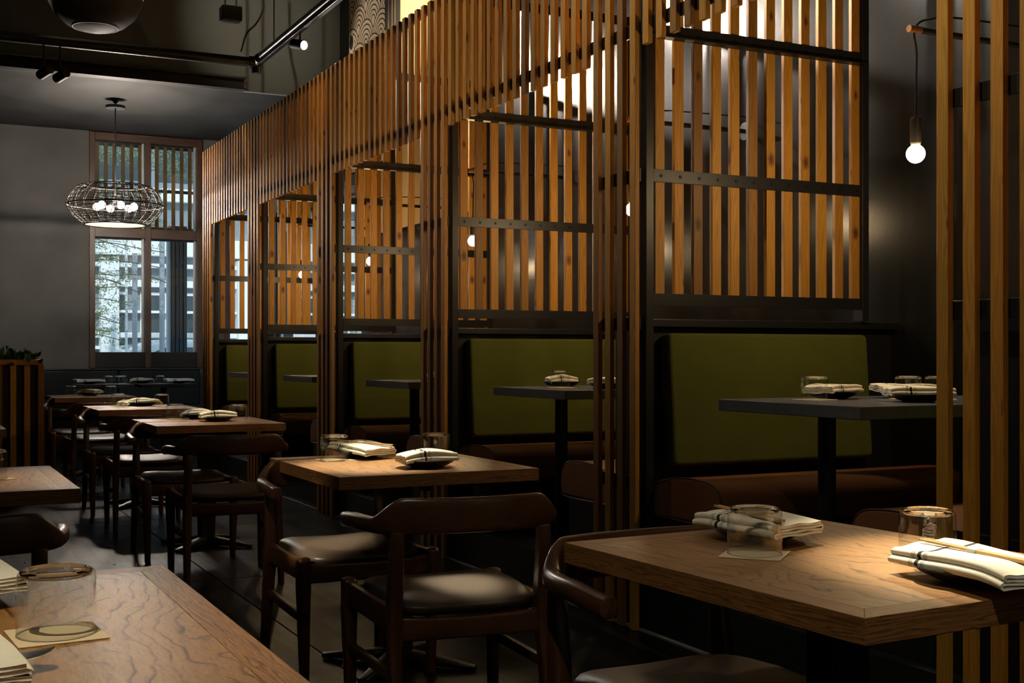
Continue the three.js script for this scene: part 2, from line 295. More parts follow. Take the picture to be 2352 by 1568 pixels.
// ------------------------------------------------------------------ slats of the booth row
const slatGeo = (w, h, d, n = 6) => Array.from({ length: n }, (_, i) => metric(rbox(w, h, d, 0.0025), 'y', 2.4, 0.3, i * 0.173 + rnd(), i * 0.29 + rnd()));
const pick = (a) => a[Math.floor(rnd() * a.length)];
seed = 91;
const TOP = 3.241, VAL = 2.463;
const G_full = slatGeo(0.046, TOP - 0.002, 0.022), G_val = slatGeo(0.046, TOP - VAL, 0.022, 8), G_scr = slatGeo(0.048, TOP - 1.425, 0.021, 8);
const tones = slatMats;
const placeNames = ['at the right edge of the photo', 'between the first and second booths', 'between the second and third booths', 'between the third and fourth booths', 'between the fourth and fifth booths', 'at the row end by the window'];
DIV.forEach((D, i) => {
  const p = thing('slat_post', `four tall floor to top wood slats ${placeNames[i]}`, 'slat post', [XF, 0, D], 0, 'full height slat clusters along the booth fronts');
  for (let k = 0; k < 4; k++) { const m = mesh('slat', pick(G_full), pick(tones), p); m.position.set(0.011, TOP / 2, -0.1527 + k * PITCH); m.rotation.y = Math.PI / 2; }
  for (const y of [0.62, 1.30, 1.93, 2.55, 3.21]) mesh('rail', rbx(0.0225, 0.034, y - 0.028, y + 0.028, -0.176, 0.176, 0.001), M.blackSteel, p);
});
for (let i = 0; i < 5; i++) {                                        // valance over each booth opening
  const z1 = DIV[i] - 0.1527 - PITCH, n = i === 4 ? 14 : 16;
  const v = thing('slat_valance', `short wood slats hanging over the opening of the ${['nearest booth', 'second booth', 'third booth', 'fourth booth', 'farthest booth'][i]}`, 'slat valance', [XF, VAL, z1], 0, 'slat valances over the booth openings');
  const gap = (z1 - (DIV[i + 1] + 0.1527 + PITCH)) / (n - 1);
  for (let k = 0; k < n; k++) { const m = mesh('slat', pick(G_val), pick(tones), v); m.position.set(0.011, (TOP - VAL) / 2, -k * gap); m.rotation.y = Math.PI / 2; }
  for (const y of [0.088, 0.745]) mesh('rail', rbx(0.0225, 0.034, y - 0.028, y + 0.028, -(n - 1) * gap - 0.08, 0.08, 0.001), M.blackSteel, v);
}
// two slatted screens on every divider
function screen(D, side, i) {
  const z = D + side * 0.165;
  const s = thing('slat_screen', `upright slats bolted to black rails, screen ${placeNames[i]}`, 'slat screen', [0, 0, z], 0, 'slat screens on the booth dividers');
  for (let k = 0; k < 12; k++) { const m = mesh('slat', pick(G_scr), pick(tones), s); m.position.set(2.905 + 0.0985 * k, (TOP + 1.425) / 2, 0); }
  const f = side > 0 ? 1 : -1, za = f > 0 ? 0.011 : -0.019, zb = za + 0.008;
  for (const [y, h] of [[1.402, 0.052], [1.930, 0.054], [2.545, 0.058], [3.213, 0.054]]) {
    const r = mesh('rail', rbx(2.866, 4.03, y - h / 2, y + h / 2, za, zb, 0.001), M.blackSteel, s);
    if (side > 0 && y > 1.5 && y < 2.6 && i < 5) for (let k = 0; k < 12; k++) { const b = mesh('bolt', G_bolt, M.blackPaint, r); b.position.set(2.905 + 0.0985 * k, y, zb + 0.001); b.rotation.x = Math.PI / 2; }
  }
  mesh('flange', rbx(2.82, 4.03, 2.514, 2.520, 0.008, 0.055, 0.001), M.blackSteel, s);
  mesh('post', rbx(2.822, 2.862, 0.2, TOP, -0.03, 0.03, 0.003), M.blackSteel, s);
  mesh('post', rbx(4.012, 4.052, 1.322, TOP, -0.03, 0.03, 0.003), M.blackSteel, s);
}
const G_bolt = new THREE.CylinderGeometry(0.007, 0.008, 0.004, 10);
DIV.forEach((D, i) => screen(D, 1, i));

// solid lower part of each divider, with its ledge
DIV.forEach((D, i) => {
  const p = thing('booth_partition', `low black wall with a thin ledge ${placeNames[i]}`, 'partition', [2.87, 0.2, D], 0, 'low black walls between the booths');
  mesh('panel', rbx(0, XW - 2.87, 0, 1.085, -0.135, 0.135, 0.004), M.blackWood, p);
  mesh('ledge', rbx(-0.006, XW - 2.87, 1.086, 1.12, -0.172, 0.172, 0.004), M.blackSteel, p);
});

// ------------------------------------------------------------------ upholstered benches
function roundedShape(w, h, r) { const s = new THREE.Shape(); s.moveTo(-w / 2 + r, -h / 2); s.lineTo(w / 2 - r, -h / 2); s.quadraticCurveTo(w / 2, -h / 2, w / 2, -h / 2 + r); s.lineTo(w / 2, h / 2 - r); s.quadraticCurveTo(w / 2, h / 2, w / 2 - r, h / 2); s.lineTo(-w / 2 + r, h / 2); s.quadraticCurveTo(-w / 2, h / 2, -w / 2, h / 2 - r); s.lineTo(-w / 2, -h / 2 + r); s.quadraticCurveTo(-w / 2, -h / 2, -w / 2 + r, -h / 2); return s; }
function benchProto() {
  // local: x along the bench from its open end, z from the back (0) to the front (+), y from the platform
  const o = new THREE.Group(); o.name = 'booth_bench';
  const L = 1.36, b = 0.285, t = 0.445;
  const prof = new THREE.Shape(); prof.moveTo(0.0, b); prof.lineTo(0.475, b + 0.01); prof.quadraticCurveTo(0.487, b + 0.08, 0.482, t - 0.075); prof.bezierCurveTo(0.478, t - 0.02, 0.44, t + 0.008, 0.38, t + 0.012); prof.bezierCurveTo(0.26, t + 0.028, 0.12, t + 0.015, 0.0, t - 0.03); prof.lineTo(0, b);
  const g = new THREE.ExtrudeGeometry(prof, { depth: L - 0.016, bevelEnabled: true, bevelThickness: 0.008, bevelSize: 0.008, bevelOffset: -0.008, bevelSegments: 3, curveSegments: 12 });
  g.rotateY(-Math.PI / 2); g.scale(-1, 1, 1); { const p = g.attributes.position; for (let i = 0; i < p.count; i += 3) for (const a of [g.attributes.position, g.attributes.normal]) { const x = a.getX(i + 1), y = a.getY(i + 1), z = a.getZ(i + 1); a.setXYZ(i + 1, a.getX(i + 2), a.getY(i + 2), a.getZ(i + 2)); a.setXYZ(i + 2, x, y, z); } }
  g.translate(0.008, 0, 0);
  const seat = mesh('seat_cushion', metric(g, 'x', 0.5, 0.5), M.cognac, o);
  const pts = prof.getPoints(10).map((q) => V(0.003, q.y, q.x));
  mesh('piping', tube(pts.slice(0, -1).concat([pts[0]]), 0.0042, 90, 6), M.piping, seat);
  const bs = roundedShape(1.10, 0.565, 0.03), bg = new THREE.ExtrudeGeometry(bs, { depth: 0.04, bevelEnabled: true, bevelThickness: 0.02, bevelSize: 0.016, bevelOffset: -0.016, bevelSegments: 4, curveSegments: 6 });
  const bc = mesh('backrest_cushion', metric(bg, 'y', 0.5, 0.5), M.green, o); bc.position.set(0.60, 0.775, 0.008); bc.rotation.x = -0.075;
  mesh('base_panel', rbx(0.02, L, 0.0, b + 0.004, 0, 0.40, 0.004), M.blackWood, o);
  return o;
}
const benchGroup = 'brown leather bench seats with green backs';
const bench0 = benchProto(); let benchUsed = false;
function bench(D, side, label) {
  const o = benchUsed ? bench0.clone() : bench0; benchUsed = true;
  o.name = numbered('booth_bench'); o.userData = { label, category: 'bench', group: benchGroup };
  o.position.set(2.875, 0.2, D + side * 0.168);
  scene.add(o); if (side < 0) { o.position.x = 2.875; mirrorBench(o); }
}
function mirrorBench(o) {                                             // the facing bench is the same bench turned round
  o.rotation.y = Math.PI; o.position.x = 2.875 + 1.36;
  for (const c of o.children) if (c.name === 'seat_cushion') { for (const q of c.children) q.position.x = 1.354; }
}
const bn = ['nearest booth', 'second booth', 'third booth', 'fourth booth', 'farthest booth'];
for (let i = 0; i < 5; i++) {
  bench(DIV[i + 1], 1, `brown leather bench with green padded back facing the camera in the ${bn[i]}`);
  bench(DIV[i], -1, `brown leather bench with its back to the camera in the ${bn[i]}`);
}
// ------------------------------------------------------------------ booth tables, pendants
const ZC = [0, 1, 2, 3, 4].map((i) => (DIV[i] + DIV[i + 1]) / 2 + (i === 0 ? 0.01 : 0));
const boothTable = thing('booth_table', `dark slate topped table on a black pole in the ${bn[0]}`, 'table', [2.88, 0.2, ZC[0]], 0, 'slate tables in the booths');
{
  mesh('tabletop', metric(at(rbox(1.18, 0.045, 0.80, 0.003), 0.59, 0.771, 0), 'x', 0.8, 0.8), M.slate, boothTable);
  for (const x of [0.20, 0.92]) { mesh('pole', at(new THREE.CylinderGeometry(0.033, 0.033, 0.74, 20), x, 0.378, 0), M.blackSteel, boothTable); mesh('foot', at(new THREE.CylinderGeometry(0.16, 0.17, 0.014, 28), x, 0.007, 0), M.blackSteel, boothTable); }
}
for (let i = 1; i < 5; i++) copy(boothTable, `dark slate topped table on a black pole in the ${bn[i]}`, [2.88, 0.2, ZC[i]]);
const pendant = thing('pendant_lamp', `glowing globe pendant on a cord over the table in the ${bn[0]}`, 'lamp', [3.5, 1.94, ZC[0] + 0.02], 0, 'globe pendants over the booth tables');
{
  mesh('bulb', new THREE.SphereGeometry(0.036, 24, 16), M.bulb, pendant);
  mesh('socket', new THREE.LatheGeometry([[0.001, 0.032], [0.017, 0.032], [0.021, 0.045], [0.021, 0.135], [0.016, 0.142], [0.004, 0.146], [0.001, 0.146]].map(([x, y]) => new THREE.Vector2(x, y)), 20), std({ color: col(0.05, 0.045, 0.04), roughness: 0.3, metalness: 0.6 }), pendant);
  mesh('cord', tube([V(0, 0.14, 0), V(0.002, 0.28, 0), V(0.004, 0.40, 0), V(-0.008, 0.47, 0), V(0.012, 0.505, 0.006), V(0.07, 0.525, 0.006), V(0.13, 0.54, 0.006), V(0.75, 0.56, 0.0)], 0.0042, 60, 6), M.wire, pendant);
  const arm = mesh('wall_arm', rod(V(0.025, 0.478, 0), V(0.75, 0.478, 0), 0.0125, 0.0125, 14), M.blackSteel, pendant);
  mesh('tip', rod(V(-0.035, 0.478, 0), V(0.025, 0.478, 0), 0.014, 0.014, 16), M.copper, arm);
  mesh('wall_plate', rod(V(0.738, 0.478, 0), V(0.75, 0.478, 0), 0.05, 0.05, 20), M.blackSteel, arm);
  const l = new THREE.PointLight(AMBER, 1.5); l.castShadow = true; l.shadow.radius = 2; pendant.add(l);
}
for (let i = 1; i < 5; i++) copy(pendant, `glowing globe pendant on a cord over the table in the ${bn[i]}`, [3.5, 1.94, ZC[i] + 0.02]);
{ const p = mesh('conduit', rod(V(XW - 0.03, 1.0, -4.11), V(XW - 0.03, 2.36, -4.11), 0.016, 0.016, 16), std({ color: col(0.04, 0.038, 0.036), roughness: 0.22 }), scene); tag(p, 'thin glossy black conduit running down the back wall of the nearest booth', 'pipe'); }

// ------------------------------------------------------------------ dining tables
const tableGroup = 'oak dining tables in the aisle';
function tableProto(w, d, label, pos, turn) {
  const t = thing('dining_table', label, 'table', pos, turn, tableGroup), th = 0.044, y = 0.76 - th / 2, e = 0.052;
  const top = mesh('tabletop', metric(at(rbox(w - 2 * e - 0.0004, th, d - 2 * e - 0.0004, 0.0006), 0, y, 0), 'z', 1.2, 1.0, 0.13, 0.02), M.oakTop, t);
  const strip = (L, turn, off, ax, ou) => {
    const sh = new THREE.Shape([[-L / 2, 0], [L / 2, 0], [L / 2 - e, e], [-L / 2 + e, e]].map(([x, q]) => new THREE.Vector2(x, q)));
    const g = new THREE.ExtrudeGeometry(sh, { depth: th - 0.002, bevelEnabled: true, bevelThickness: 0.001, bevelSize: 0.001, bevelOffset: -0.001, bevelSegments: 1 });
    g.rotateX(-Math.PI / 2); g.translate(0, 0.76 - th + 0.001, off); g.rotateY(turn); mesh('edge_strip', metric(g, ax, 0.8, 0.1, ou, ou * 0.7), M.oakEdge, top);
  };
  strip(w, 0, d / 2, 'x', 0.1); strip(w, Math.PI, d / 2, 'x', 0.45); strip(d, Math.PI / 2, w / 2, 'z', 0.3); strip(d, -Math.PI / 2, w / 2, 'z', 0.7);
  mesh('column', rbx(-0.045, 0.045, 0.03, 0.70, -0.045, 0.045, 0.006), M.blackSteel, t);
  mesh('bracket', merge([rbx(-0.20, 0.20, 0.700, 0.7155, -0.03, 0.03, 0.003), rbx(-0.03, 0.03, 0.700, 0.7155, -0.25, 0.25, 0.003)]), M.blackSteel, t);
  for (let k = 0; k < 4; k++) {
    const a = k * Math.PI / 2 + Math.PI / 4, f = (r, yy) => V(Math.cos(a) * r, yy, Math.sin(a) * r), sd = V(-Math.sin(a), 0, Math.cos(a));
    mesh('foot', loft([[0.02, 0.035, 0.034, 0.030], [0.14, 0.028, 0.030, 0.022], [0.26, 0.017, 0.024, 0.013], [0.31, 0.012, 0.020, 0.010]].map(([r, yy, a2, b2]) => ({ c: f(r, yy), a: a2, b: b2, side: sd, up: UP, n: 3 })), 14), M.blackSteel, t);
  }
  return t;
}
const tabR = [1.692, 0, -1.927];
const tR = tableProto(0.745, 0.885, 'oak table in the right foreground with a bright patch of light across it', tabR, 0.05);
const tM1 = tableProto(0.75, 0.86, 'oak table in the middle of the photo set with two tumblers and two plates', [1.685, 0, -4.35], 0);
copy(tM1, 'oak table in the aisle behind the middle one, its far end before the third booth', [1.68, 0, -7.57]);
copy(tM1, 'third oak table down the aisle, with the crumpled napkin', [1.675, 0, -9.80]);
copy(tM1, 'farthest oak table of the aisle, in front of the window banquette', [1.675, 0, -12.62]);
tableProto(0.74, 1.35, 'oak table cut off by the lower left corner of the photo', [0.09, 0, -1.77], 0);
copy(tM1, 'oak table at the left edge, with the thin light inlay line near its corner', [0.12, 0, -4.38]);
copy(tM1, 'far oak table of which only a corner shows at the left edge, by the planter', [0.15, 0, -7.68]);

// ------------------------------------------------------------------ chairs
function chairProto() {
  const o = new THREE.Group(); o.name = 'dining_chair';
  // yoke: arms and back in one swept piece; local +z is the front
  const plan = new THREE.CatmullRomCurve3([V(-0.292, 0, 0.075), V(-0.296, 0, -0.03), V(-0.285, 0, -0.13), V(-0.25, 0, -0.215), V(-0.17, 0, -0.252), V(0, 0, -0.272), V(0.17, 0, -0.252), V(0.25, 0, -0.215), V(0.285, 0, -0.13), V(0.296, 0, -0.03), V(0.292, 0, 0.075)], false, 'centripetal');
  const N = 72, fr = [];
  for (let i = 0; i <= N; i++) {
    const t = i / N, p = plan.getPointAt(t), d = plan.getTangentAt(t), side = V(-d.z, 0, d.x), q = Math.abs(t - 0.5) * 2;    // q: 0 back middle .. 1 arm tip
    const plate = 1 - sstep(0.37, 0.56, q), bot = 0.660 - 0.012 * sstep(0.75, 1, q), topY = 0.705 + 0.061 * plate - 0.012 * sstep(0.75, 1, q) - 0.004 * plate * (1 - q);
    fr.push({ c: V(p.x, (bot + topY) / 2, p.z), a: 0.0225 - 0.0115 * plate, b: (topY - bot) / 2, side, up: UP, n: 2.5 + 0.9 * plate });
  }
  mesh('backrest', loft(fr, 18, 0.004), M.walnut, o);
  for (const s of [-1, 1]) {
    mesh('leg', stick([V(s * 0.236, 0, -0.278), V(s * 0.232, 0.20, -0.250), V(s * 0.228, 0.38, -0.226), V(s * 0.226, 0.47, -0.224), V(s * 0.224, 0.58, -0.236), V(s * 0.223, 0.668, -0.243)], [[0.015, 0.016], [0.019, 0.021], [0.022, 0.026], [0.022, 0.027], [0.0195, 0.022], [0.0195, 0.019]], 20, 4.2), M.walnut, o);
    mesh('leg', stick([V(s * 0.240, 0, 0.232), V(s * 0.243, 0.2, 0.233), V(s * 0.245, 0.36, 0.234), V(s * 0.245, 0.448, 0.234), V(s * 0.245, 0.459, 0.234), V(s * 0.245, 0.463, 0.234)], [[0.0155, 0.0155], [0.0205, 0.0205], [0.025, 0.025], [0.025, 0.025], [0.021, 0.021], [0.010, 0.010]], 20, 3.2), M.walnut, o);
    mesh('seat_rail', loft([V(s * 0.246, 0.416, 0.228), V(s * 0.238, 0.416, 0.0), V(s * 0.229, 0.416, -0.215)].map((c) => ({ c, a: 0.013, b: 0.037, side: V(1, 0, 0), up: UP, n: 6 })), 20), M.walnut, o);
    mesh('stretcher', stick([V(s * 0.243, 0.245, 0.230), V(s * 0.238, 0.252, 0), V(s * 0.231, 0.260, -0.244)], [[0.011, 0.016], [0.012, 0.017], [0.011, 0.016]], 16, 4), M.walnut, o);
  }
  for (const [z, y, hw] of [[-0.226, 0.385, 0.222], [0.234, 0.400, 0.24]])
    mesh('seat_rail', loft([-1, -0.6, 0, 0.6, 1].map((q) => ({ c: V(q * hw, y + 0.004 * q * q, z - 0.012 * (1 - q * q) * Math.sign(-z)), a: 0.011, b: 0.031 + 0.004 * q * q, side: V(0, 0, 1), up: UP, n: 5 })), 16), M.walnut, o);
  // padded seat: rounded square, slightly dished along the middle, front edge rolled
  const P = [], I = [], RN = 18, SN = 56;
  const prof = [[0, 1], [0.2, 1], [0.4, 1], [0.58, 0.99], [0.72, 0.965], [0.83, 0.92], [0.91, 0.84], [0.96, 0.73], [0.985, 0.60], [1, 0.45], [0.995, 0.3], [0.97, 0.15], [0.93, 0.04], [0.86, 0], [0.6, 0], [0.3, 0], [0, 0]];
  prof.forEach(([r, h]) => { for (let k = 0; k <= SN; k++) { const t = k / SN * Math.PI * 2, c = Math.cos(t), s = Math.sin(t), e = 2 / 5; const x = Math.sign(c) * Math.abs(c) ** e * 0.226 * r, z = Math.sign(s) * Math.abs(s) ** e * 0.243 * r - 0.006; const sag = h > 0.5 ? -0.012 * Math.cos(clamp(x / 0.226, -1, 1) * Math.PI / 2) + 0.010 * Math.cos(clamp(z / 0.25, -1, 1) * 2.2) : 0; P.push(x * (1 - 0.03 * clamp(-z / 0.22, 0, 1)), 0.420 + h * 0.062 + sag * h, z); } });
  const R = SN + 1; for (let i = 0; i + 1 < prof.length; i++) for (let k = 0; k < SN; k++) { const a = i * R + k, b = a + R; I.push(a, a + 1, b, b, a + 1, b + 1); }
  let sg = new THREE.BufferGeometry(); sg.setAttribute('position', new THREE.Float32BufferAttribute(P, 3)); sg.setIndex(I); sg = mergeVertices(sg, 1e-5); sg.computeVertexNormals();
  { const ps = sg.attributes.position, uv = new Float32Array(ps.count * 2); for (let i = 0; i < ps.count; i++) { uv[i * 2] = ps.getX(i) / 0.3; uv[i * 2 + 1] = ps.getZ(i) / 0.3; } sg.setAttribute('uv', new THREE.BufferAttribute(uv, 2)); }
  mesh('seat', sg, M.seatLeather, o);
  return o;
}
const chair0 = chairProto(); let chairUsed = false;
function chair(x, z, turn, label) {
  const o = chairUsed ? chair0.clone() : chair0; chairUsed = true; o.name = numbered('dining_chair');
  o.userData = { label, category: 'chair', group: 'dark wooden chairs at the oak tables' }; o.position.set(x, 0, z); o.rotation.set(0, turn, 0); scene.add(o);
}
const AWAY = Math.PI;
chair(1.50, -3.47, AWAY - 0.09, 'dark armchair before the middle table, back to camera, light patch on its seat');
chair(1.50, -4.40, 0.02, 'dark armchair pushed under the middle table from behind, facing the camera');
chair(1.54, -2.17, 0.04, 'dark armchair behind the right foreground table, round arm tip below its corner');
chair(1.53, -6.46, AWAY - 0.05, 'dark armchair back to the camera, before the second table down the aisle');
chair(1.49, -7.34, 0.0, 'dark wooden armchair facing the camera under the second table down the aisle');
chair(1.52, -8.66, AWAY - 0.05, 'dark wooden armchair back to the camera, before the third table down the aisle');
chair(1.49, -9.53, 0.0, 'dark wooden armchair facing the camera under the third table down the aisle');
chair(1.53, -11.05, AWAY, 'dark wooden armchair back to the camera, before the farthest aisle table');
chair(1.49, -12.05, 0.0, 'dark wooden armchair facing the camera under the farthest aisle table');
chair(0.10, -3.62, AWAY, 'dark armchair at the left edge behind the lower left table');

// ------------------------------------------------------------------ things on the tables
const lathe = (pts, seg = 48) => new THREE.LatheGeometry(pts.map(([x, y]) => new THREE.Vector2(x, y)), seg);
const wallGeo = lathe([[0.0546, 0.0010], [0.0556, 0.0030], [0.0557, 0.03], [0.0556, 0.06], [0.0553, 0.080], [0.0545, 0.0865], [0.0525, 0.0905], [0.0500, 0.0925]], 72);
const lipGeo = new THREE.TorusGeometry(0.0546, 0.0012, 8, 72); lipGeo.rotateX(Math.PI / 2); lipGeo.translate(0, 0.0012, 0);
const baseGeo = lathe([[0.0380, 0.0880], [0.042, 0.0858], [0.0470, 0.0846], [0.0494, 0.0866], [0.0503, 0.0895], [0.0500, 0.0925], [0.0470, 0.0948], [0.0430, 0.0957], [0.0400, 0.0950], [0.0380, 0.0932], [0.0376, 0.0905], [0.0380, 0.0880]], 72);
const discGeo = lathe([[0.0001, 0.0882], [0.0374, 0.0886], [0.0374, 0.0926], [0.018, 0.0920], [0.0001, 0.0918]], 48);
const coasterGeo = rbox(0.125, 0.0022, 0.125, 0.001);
const plateGeo = lathe([[0.0001, 0.0], [0.055, 0.0], [0.058, 0.003], [0.075, 0.008], [0.096, 0.018], [0.108, 0.0275], [0.1095, 0.0290], [0.108, 0.0298], [0.105, 0.0285], [0.092, 0.0195], [0.072, 0.0115], [0.056, 0.0075], [0.0001, 0.0072]], 72);
const G1 = 'upturned tumblers on the tables', G2 = 'square tan paper coasters under the tumblers', G3 = 'black dishes under the napkins', G4 = 'folded white napkins with a dark stripe', G5 = 'paired chopsticks in a paper band';
let glass0, coaster0, plate0;
function coaster(x, y, z, turn, where) { const m = mesh('coaster', coasterGeo, M.coaster, scene); m.position.set(x, y + 0.0011, z); m.rotation.y = turn; tag(m, `square tan coaster ${where}`, 'coaster', G2); }
function tumbler(x, y, z, turn, where, s = 1) {
  coaster(x, y, z, turn, 'under the tumbler ' + where);
  const g = thing('tumbler', `upturned clear tumbler ${where}`, 'glass', [x, y + 0.0024, z], turn, G1); g.scale.setScalar(s); mesh('bowl', wallGeo, M.thinGlass, g); mesh('base', merge([discGeo]), M.thinGlass, g); mesh('rim', merge([baseGeo, lipGeo]), M.glass, g);
}
function plate(x, y, z, where) { const m = mesh('dish', plateGeo, M.plate, scene); m.position.set(x, y + 0.0003, z); tag(m, `black dish ${where}`, 'dish', G3); }
function napkinGeo(L, Wd, layers, o = {}) {
  // cloth folded back and forth in layers, run along x and draped; every layer has thickness
  const t = 0.0056, gap = 0.0066, c = [];
  for (let k = 0; k < layers; k++) {
    const y = k * gap, dir = k % 2 ? -1 : 1, ins = (k * (o.inset ?? 0.004));
    for (let i = 0; i <= 8; i++) { const q = dir * (i / 8 * 2 - 1); c.push([q * (Wd / 2 - gap / 2 - ins * (q > 0 ? 1 : 0.4)), y + 0.0015 * Math.sin(i * 1.3 + k)]); }
    if (k < layers - 1) for (let i = 1; i < 6; i++) { const a = -Math.PI / 2 + i / 6 * Math.PI, lx = c[c.length - i][0]; c.push([dir * (Math.abs(c[c.length - i][0]) + Math.cos(a) * gap * 0.62), y + gap / 2 + Math.sin(a) * gap / 2]); }
  }
  const n = c.length, left = [], right = [];
  for (let i = 0; i < n; i++) { const a = c[Math.max(0, i - 1)], b = c[Math.min(n - 1, i + 1)], l = Math.hypot(b[0] - a[0], b[1] - a[1]) || 1, nx = -(b[1] - a[1]) / l, ny = (b[0] - a[0]) / l; left.push([c[i][0] + nx * t / 2, c[i][1] + ny * t / 2]); right.push([c[i][0] - nx * t / 2, c[i][1] - ny * t / 2]); }
  const ring = [...left, ...right.reverse()], S = 44, P = [], UV = [], I = [], m = ring.length;
  const place = (s, w, h) => {
    const x = (s - 0.5) * L, e = Math.max(0, Math.abs(x) - (o.flat ?? 0.085)), sag = -(o.sag ?? 2.2) * e * e * (x < 0 ? (o.left ?? 1) : (o.right ?? 1));
    const tw = (o.twist ?? 0) * (s - 0.5), wob = 0.0014 * Math.sin(s * 7 + w * 20 + (o.ph ?? 0));
    const puff = 1 + (o.puff ?? 0.25) * Math.sin(clamp(s, 0, 1) * Math.PI);
    const wx = w * (1 - (o.taper ?? 0.12) * (0.5 - s));
    return [x + (o.skew ?? 0.1) * w, h * puff + sag + wob + wx * Math.sin(tw) - (o.roll ?? 0) * w * w, wx * Math.cos(tw)];
  };
  for (let j = 0; j <= S; j++) { const s = j / S; ring.forEach(([w, h]) => { P.push(...place(s, w, h)); UV.push(s * L / 0.4, w * 2); }); }
  for (let j = 0; j < S; j++) for (let k = 0; k < m; k++) { const a = j * m + k, b = j * m + (k + 1) % m; I.push(a, a + m, b, b, a + m, b + m); }
  const tri = THREE.ShapeUtils.triangulateShape(ring.map(([x, y]) => new THREE.Vector2(x, y)), []);
  for (const [a, b, d] of tri) { I.push(a, b, d); I.push(S * m + a, S * m + d, S * m + b); }
  const g = new THREE.BufferGeometry(); g.setAttribute('position', new THREE.Float32BufferAttribute(P, 3)); g.setAttribute('uv', new THREE.Float32BufferAttribute(UV, 2)); g.setIndex(I); g.computeVertexNormals(); return g;
}
const napGeos = [
  napkinGeo(0.28, 0.160, 4, { sag: 1.3, left: 1, right: 0.4, puff: 0.2, ph: 0, skew: 0.22 }),
  napkinGeo(0.31, 0.155, 4, { sag: 1.0, left: 0.3, right: 1.6, puff: 0.15, ph: 2, twist: 0.12 }),
  napkinGeo(0.23, 0.105, 4, { sag: 2.4, left: 1.6, right: 0.1, puff: 0.5, ph: 4, skew: -0.2, roll: 0.8 }),
  napkinGeo(0.27, 0.10, 3, { sag: 3.0, left: 1.0, right: 1.0, puff: 0.9, ph: 6, twist: 0.5, taper: 0.5 }),
];
function napkin(k, x, y, z, turn, where, tilt = 0) { const m = mesh('napkin', napGeos[k], M.napkin, scene); m.position.set(x, y, z); m.rotation.set(0, turn, tilt, 'YXZ'); tag(m, `white folded napkin ${where}`, 'napkin', G4); return m; }
const chopProto = new THREE.Group();
for (const s of [-1, 1]) mesh('stick', loft([[-0.14, 0.0026], [0, 0.0036], [0.14, 0.0044]].map(([x, r]) => ({ c: V(x, 0, s * (0.0044 + 0.0012 * (x < 0 ? 1 : 0))), a: r, b: r * 0.8, side: V(0, 0, 1), up: UP, n: 4 })), 12), M.bamboo, chopProto);
mesh('paper_band', rbx(-0.012, 0.012, -0.0045, 0.0045, -0.0105, 0.0105, 0.002), M.paper, chopProto);
function chopsticks(x, y, z, turn, where, tilt = 0) { const o = chopProto.clone(); o.name = numbered('chopsticks'); o.position.set(x, y, z); o.rotation.set(0, turn, tilt, 'YXZ'); tag(o, `bamboo chopsticks ${where}`, 'chopsticks', G5); scene.add(o); }
function setting(k, x, y, z, turn, where, opt = {}) {
  plate(x, y, z, 'under the napkin ' + where);
  napkin(k, x + (opt.nx ?? 0), y + 0.030, z + (opt.nz ?? 0), turn, where, opt.tilt ?? 0).scale.set(opt.s ?? 1, 1, opt.s ?? 1);
  if (opt.sticks !== false) chopsticks(x + (opt.nx ?? 0) + (opt.sx ?? 0), y + (opt.sy ?? (k === 2 || k === 3 ? 0.055 : 0.060)), z + (opt.nz ?? 0) + (opt.sz ?? 0), turn + (opt.st ?? -0.3), 'on the napkin ' + where, opt.tilt ?? 0);
}
const R = Math.PI / 180, T = 0.7602, TB = 0.9937;
// right foreground table
tumbler(1.565, T, -2.030, 0.72, 'near the left side of the right foreground table');
tumbler(1.856, T, -1.848, 0.75, 'toward the right side of the right foreground table');
setting(0, 1.705, T, -2.195, -86 * R, 'far on the right foreground table', { st: -0.20, sx: -0.02, nx: -0.012 });
setting(1, 1.735, T, -1.615, -97 * R, 'near on the right foreground table', { st: 0.02, nz: 0.02, nx: -0.02 });
// middle table
tumbler(1.508, T, -4.570, 0.12, 'near the left corner of the middle table');
tumbler(1.900, T, -4.490, 0.2, 'behind the right dish of the middle table');
setting(0, 1.640, T, -4.640, -76 * R, 'at the far side of the middle table', { tilt: -0.06, st: 0.5 });
setting(2, 1.712, T, -4.135, 14 * R, 'at the near side of the middle table', { sticks: false });
// second table down the aisle
tumbler(1.552, T, -7.86, 0.3, 'on the left of the second table down the aisle');
tumbler(1.885, T, -7.60, 0.1, 'on the right of the second table down the aisle');
setting(3, 1.70, T, -7.88, -60 * R, 'far on the second aisle table', { sticks: false });
setting(2, 1.745, T, -7.55, 10 * R, 'near on the second aisle table', { sticks: false });
// third table
tumbler(1.546, T, -10.08, 0.3, 'on the left of the third table down the aisle');
tumbler(1.836, T, -9.83, 0.5, 'on the right of the third table down the aisle');
setting(3, 1.735, T, -10.02, -30 * R, 'crumpled on the third aisle table', { sticks: false });
napkin(2, 1.625, T + 0.012, -10.13, 60 * R, 'loosely beside the crumpled one on the third table');
// fourth table
tumbler(1.518, T, -12.86, 0.2, 'on the left of the farthest aisle table');
tumbler(1.862, T, -12.62, 0.4, 'on the right of the farthest aisle table');
setting(2, 1.69, T, -12.76, -50 * R, 'in the middle of the farthest aisle table', { sticks: false });
